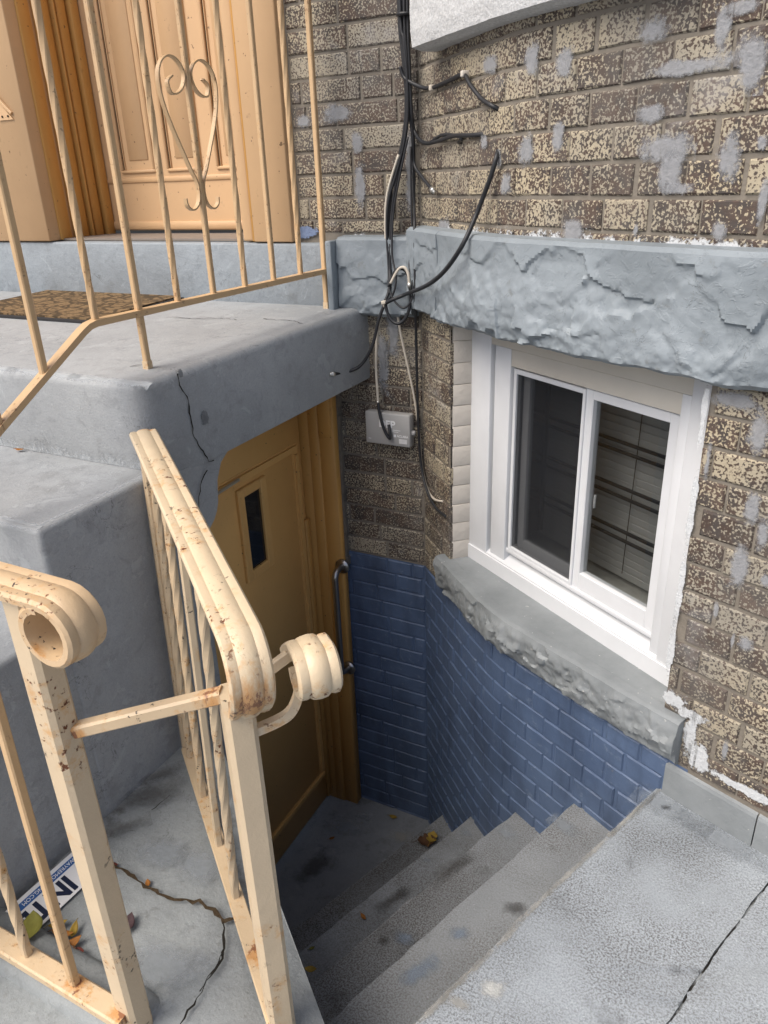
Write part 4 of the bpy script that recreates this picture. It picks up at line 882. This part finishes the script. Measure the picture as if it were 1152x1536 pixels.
# ------------------------------------------------------------------ leaves and litter
def leafmat(n, c): return simple(n, tuple(x*.62 for x in c), .7, .3, var=.35, vs=60)
LM = {'orange': leafmat('leaf_orange', (.42, .17, .035)), 'yellow': leafmat('leaf_yellow', (.45, .30, .05)), 'brown': leafmat('leaf_brown', (.14, .07, .035)), 'red': leafmat('leaf_red', (.20, .045, .03)), 'green': leafmat('leaf_green', (.26, .25, .05)), 'plum': leafmat('leaf_plum', (.09, .05, .055))}
def leaf(pos, ln, wd, ang, mat, label, curl=.25, lobes=0, tilt=0.):
    N = 14; vs, fs = [], []
    for i in range(N+1):
        t = i/N
        hw = wd/2*math.sin(math.pi*min(1, t*1.02))**.8*(1 if not lobes else (.55+.45*abs(math.sin(t*math.pi*lobes))))
        x = (t-.5)*ln; zc_ = curl*ln*(4*(t-.5)**2)*.5
        for sd in (-1, -.5, 0, .5, 1): vs.append(V((x, sd*hw, zc_+abs(sd)*hw*curl*.8+.002)))
    for i in range(N):
        for k in range(4): fs.append((i*5+k, i*5+k+1, i*5+5+k+1, i*5+5+k))
    M = Matrix.Translation(pos) @ Matrix.Rotation(ang, 4, 'Z') @ Matrix.Rotation(tilt, 4, 'X')
    o = obj('leaf', [M @ v for v in vs], fs, mat, None, True); tag(o, label, 'leaf', 'fallen leaves')
    md = o.modifiers.new('thick', 'SOLIDIFY'); md.thickness = .0008
    st_ = tube('stalk', [M @ V((-ln*.5, 0, curl*ln*.5+.002)), M @ V((-ln*.75, wd*.08, .004))], .0008, mat, None, 5); st_.parent = o
    return o
leaf(onz(640, 1264, zt[4]+.004), .075, .07, .6, LM['brown'], 'large curled brown leaf on the lowest step', .5, 3)
leaf(onz(648, 1258, zt[4]+.014), .06, .05, 1.7, LM['yellow'], 'yellow edged leaf lying over the large brown leaf', .4, 2)
leaf(onz(545, 1376, zt[3]+.002), .030, .013, -.5, LM['orange'], 'small orange leaf alone on a middle step')
leaf(onz(466, 1455, zt[2]+.002), .034, .018, .4, LM['yellow'], 'yellow leaf at the foot of the ledge wall on the stairs')
leaf(onz(468, 1423, zt[3]+.002), .02, .01, .9, LM['green'], 'tiny green leaf at the foot of the ledge wall on the stairs')
leaf(onz(498, 1258, zt[5]+.004), .028, .014, .9, LM['orange'], 'small orange leaf on the floor near the basement door')
leaf(onz(590, 1226, zt[5]+.006), .04, .02, .1, LM['yellow'], 'yellow leaf at the foot of the dark blue wall')
leaf(onz(30, 676, .803), .028, .014, .2, LM['orange'], 'small tan leaf on the stoop step')
leaf(onz(192, 1390, .008), .05, .03, 1.9, LM['plum'], 'dark plum leaf with a long stalk beside the front post', .5)
LB_ = 'dry leaf in the little pile beside the sign strip'
for x, y, ln, wd, a, c in ((95, 1405, .05, .022, .3, 'orange'), (108, 1418, .045, .02, 1.2, 'orange'), (112, 1440, .05, .02, 2.2, 'brown'), (98, 1425, .05, .025, -.6, 'brown'), (75, 1425, .06, .022, .1, 'red'), (88, 1390, .04, .02, .8, 'yellow'), (110, 1398, .04, .016, -1.0, 'yellow'), (62, 1438, .05, .02, .5, 'brown'), (118, 1428, .03, .016, .4, 'red')):
    leaf(onz(x, y, .012), ln, wd, a, LM[c], c+' '+LB_, .5, 0, rn.uniform(-.4, .4))
leaf(onz(48, 1392, .045), .07, .045, 2.3, LM['green'], 'broad yellow green leaf lying on the sign strip', .25)
leaf(onz(168, 1300, .008), .03, .018, .5, LM['red'], 'rust red leaf at the start of the ledge crack')
leaf(onz(222, 1326, .008), .022, .012, 2.4, LM['orange'], 'bit of orange leaf caught halfway along the ledge crack')
# ------------------------------------------------------------------ cracks and wear with a shape of their own
def crack(name, pts, w0, w1, nrm, par, mat=M_crack_shade, jit=.004, seed=1, lift=.0015):
    r2 = random.Random(seed); P = []; nrm = V(nrm).normalized()
    for a, b in zip(pts[:-1], pts[1:]):
        a, b = V(a), V(b); m = max(2, int((b-a).length/.012))
        for k in range(m): P.append(a.lerp(b, k/m)+V((r2.uniform(-1, 1), r2.uniform(-1, 1), r2.uniform(-1, 1)))*jit*(.9 if k else .3))
    P.append(V(pts[-1])); vs, fs = [], []
    for i, p in enumerate(P):
        t = (P[min(i+1, len(P)-1)]-P[max(i-1, 0)]).normalized(); s = nrm.cross(t).normalized(); w_ = (w0+(w1-w0)*i/(len(P)-1))*r2.uniform(.4, 1.5)/2
        p = p-nrm*((p-P[0]).dot(nrm)-(V(pts[0]).lerp(V(pts[-1]), i/(len(P)-1))-V(pts[0])).dot(nrm))*0; q = p+nrm*lift; vs += [q-s*w_, q+s*w_]
    fs = [(2*i, 2*i+1, 2*i+3, 2*i+2) for i in range(len(P)-1)]
    return obj(name, vs, fs, mat, par)
def pz(L, z): return [onz(x, y, z) for x, y in L]
UPZ = (0, 0, 1)
def flat(P, z): return [V((p.x, p.y, z)) for p in P]
for q, (L, a, b) in enumerate((([(160, 1295), (190, 1310), (225, 1335), (262, 1352), (300, 1353), (325, 1372), (335, 1385), (354, 1380)], .006, .009), ([(335, 1385), (336, 1415), (334, 1440), (310, 1475), (295, 1500), (270, 1540)], .006, .003), ([(336, 1430), (322, 1458), (300, 1490)], .004, .002), ([(150, 1470), (160, 1500), (175, 1530)], .006, .004), ([(190, 1175), (215, 1155), (235, 1140)], .006, .002), ([(228, 1217), (255, 1195)], .003, .001))):
    zz = .010
    pts = [V((p.x, p.y, .0155)) for p in pz(L, zz)]
    crack('crack', pts, a, b, UPZ, ledge, M_crack_shade if q else M_dirt, .004, q+40, .0)
def sX(x, y): return onX(x, y, -1.297) if onX(x, y, -1.297).z < .99 else onX(x, y, -1.297)
def side(x, y):
    n = V((1.015, -.09, 0)).normalized(); return onpl(x, y, (-1.3135, 1.285, 0), n)+n*.0015
for q, L in enumerate(([(265, 560), (268, 578), (280, 595), (285, 625), (288, 650), (300, 672), (312, 692), (320, 690)], [(310, 705), (302, 720), (297, 745), (297, 770)])):
    crack('crack', [side(*p) for p in L], .0035, .003, (1.015, -.09, 0), landing, M_crack_shade, .0022, q+60, .001)

def spot(x, y, z, w_, d_, mat, par, ang=0.):
    c = onz(x, y, z); ca, sa = math.cos(ang), math.sin(ang)
    sheet('stain', lambda a, b: V((c.x+((a-.5)*ca-(b-.5)*sa*d_/w_)*w_, c.y+((a-.5)*sa+(b-.5)*ca*d_/w_)*w_, z+.0016)), 10, 10, blob, mat, par)
M_stw = ragged('pale_stain', (.55, .56, .54), 40, .9, .25, .75); M_std = ragged('dark_stain', (.075, .07, .065), 45, 1.1, .25, .5); M_stb = ragged('blue_paint_spot', (.24, .30, .38), 35, .9, .25, .5); M_sty = ragged('worn_edge', (.42, .41, .37), 70, .9, .25, .5); M_stg = ragged('thick_paint', (.30, .33, .355), 25, .9, .25, .55)
for a in ((736, 1483, 0, .055, .045, M_stw), (690, 1505, 0, .05, .03, M_sty), (905, 1180, 0, .0, .0, None)):
    if a[-1]: spot(*a[:5], a[5], pav)
for x, y in ((975, 1196), (940, 1226), (895, 1270), (850, 1312), (800, 1360), (755, 1408), (700, 1462), (655, 1505)): spot(x, y+3, 0, .20, .016, M_sty, pav, 1.196)
spot(1010, 1215, 0, .20, .10, M_stg, pav, -.35); spot(1090, 1265, 0, .26, .08, M_stg, pav, -.38); spot(1000, 1212, 0, .03, .02, M_std, pav, .3)
steps_ = [o for o in st.children if o.name.startswith('step')]
for x, y, k, w_, d_, m_, g_ in ((773, 1365, 1, .07, .045, M_std, .4), (625, 1460, 1, .13, .05, M_stb, 1.0), (690, 1400, 1, .06, .04, M_stb, .5), (845, 1240, 1, .10, .06, M_stg, -.4), (607, 1408, 2, .07, .05, M_stb, .2), (760, 1250, 2, .09, .06, M_stg, -.4), (575, 1412, 2, .03, .03, M_std, 0), (680, 1300, 2, .2, .06, M_std, 1.1), (590, 1350, 3, .16, .05, M_std, 1.1), (700, 1250, 3, .08, .05, M_stg, -.4), (640, 1290, 3, .05, .04, M_stg, 0)): spot(x, y, zt[k], w_, d_, m_, steps_[k-1], g_)
lnd = [o for o in st.children if o.name.startswith('landing')][0]
for x, y, w_, d_, m_, g_ in ((520, 1240, .22, .12, M_stg, .4), (470, 1300, .2, .1, M_std, 1.2), (600, 1255, .12, .08, M_sty, .2), (545, 1225, .1, .05, M_stg, 0)): spot(x, y, zt[5]+.007, w_, d_, m_, lnd, g_)
for x, y, w_, d_, m_, g_ in ((230, 1190, .18, .10, M_std, .8), (240, 1280, .14, .09, M_stg, .4), (250, 1450, .2, .12, M_stg, .3), (300, 1300, .12, .10, M_stg, 0), (190, 1240, .12, .05, M_std, .9), (235, 1165, .16, .05, M_std, 1.0)): spot(x, y, .0165, w_, d_, m_, ledge, g_)

for x, y, w_, h_ in ((307, 626, .035, .05), (270, 560, .02, .03)):
    c = side(x, y); sheet('chip', lambda a, b: c+V((.088*(a-.5)*w_, (a-.5)*w_, (b-.5)*h_))+V((.001, 0, 0)), 10, 10, lambda a, b: blob(a, b)*1.4, ragged('chipped_paint', (.17, .18, .19), 60, .3, .2, .8), landing)
for q, L in enumerate(([(250, 476), (300, 478), (330, 477), (355, 480)], [(395, 478), (440, 481), (455, 486)], [(195, 552), (212, 549), (228, 545)], [(150, 689), (170, 693), (190, 690)])):
    zz = lambda p: V((p.x, p.y, ztop(p.x, p.y)+.0012))
    P = []
    for x, y in L:
        p = onz(x, y, 1.04)
        if q == 3: p = onz(x, y, .801); P.append(V((p.x, p.y, .8012))); continue
        p = onz(x, y, ztop(p.x, p.y)); P.append(zz(p))
    crack('crack', P, .004, .002, UPZ, landing, M_crack_shade, .0018, q+80, .0008)

# paint worn pale along the edges of landing and steps
M_edge = ragged('rubbed_edge', (.47, .50, .52), 60, .6, .2, .6)
for q in range(9):
    x0 = -3.4+q*.23
    sheet('worn_edge', lambda a, b: V((x0+.27*a, 1.2868+.030*b, ztop(0, 1.2868+.030*b)+.0012-.012*(1-b)**3)), 12, 5, lambda a, b: blob(.5, b)*.95, M_edge, landing)
stp = [o for o in sp.children if o.name.startswith('step')][0]
sheet('worn_edge', lambda a, b: V((-2.3+.99*a, .9245+.03*b, .8012-.008*(1-b)**3)), 30, 5, lambda a, b: blob(.5, b)*.95, M_edge, stp)
sheet('worn_edge', lambda a, b: V((SX-.0015-.03*b, .94+.33*a, .8012-.008*(1-b)**3)), 20, 5, lambda a, b: blob(.5, b)*.8, M_edge, stp)
sheet('worn_edge', lambda a, b: V((-2.3+1.0*a, 1.2835, .803+.035*b)), 30, 5, lambda a, b: (1-b)*.75, M_edge, landing)
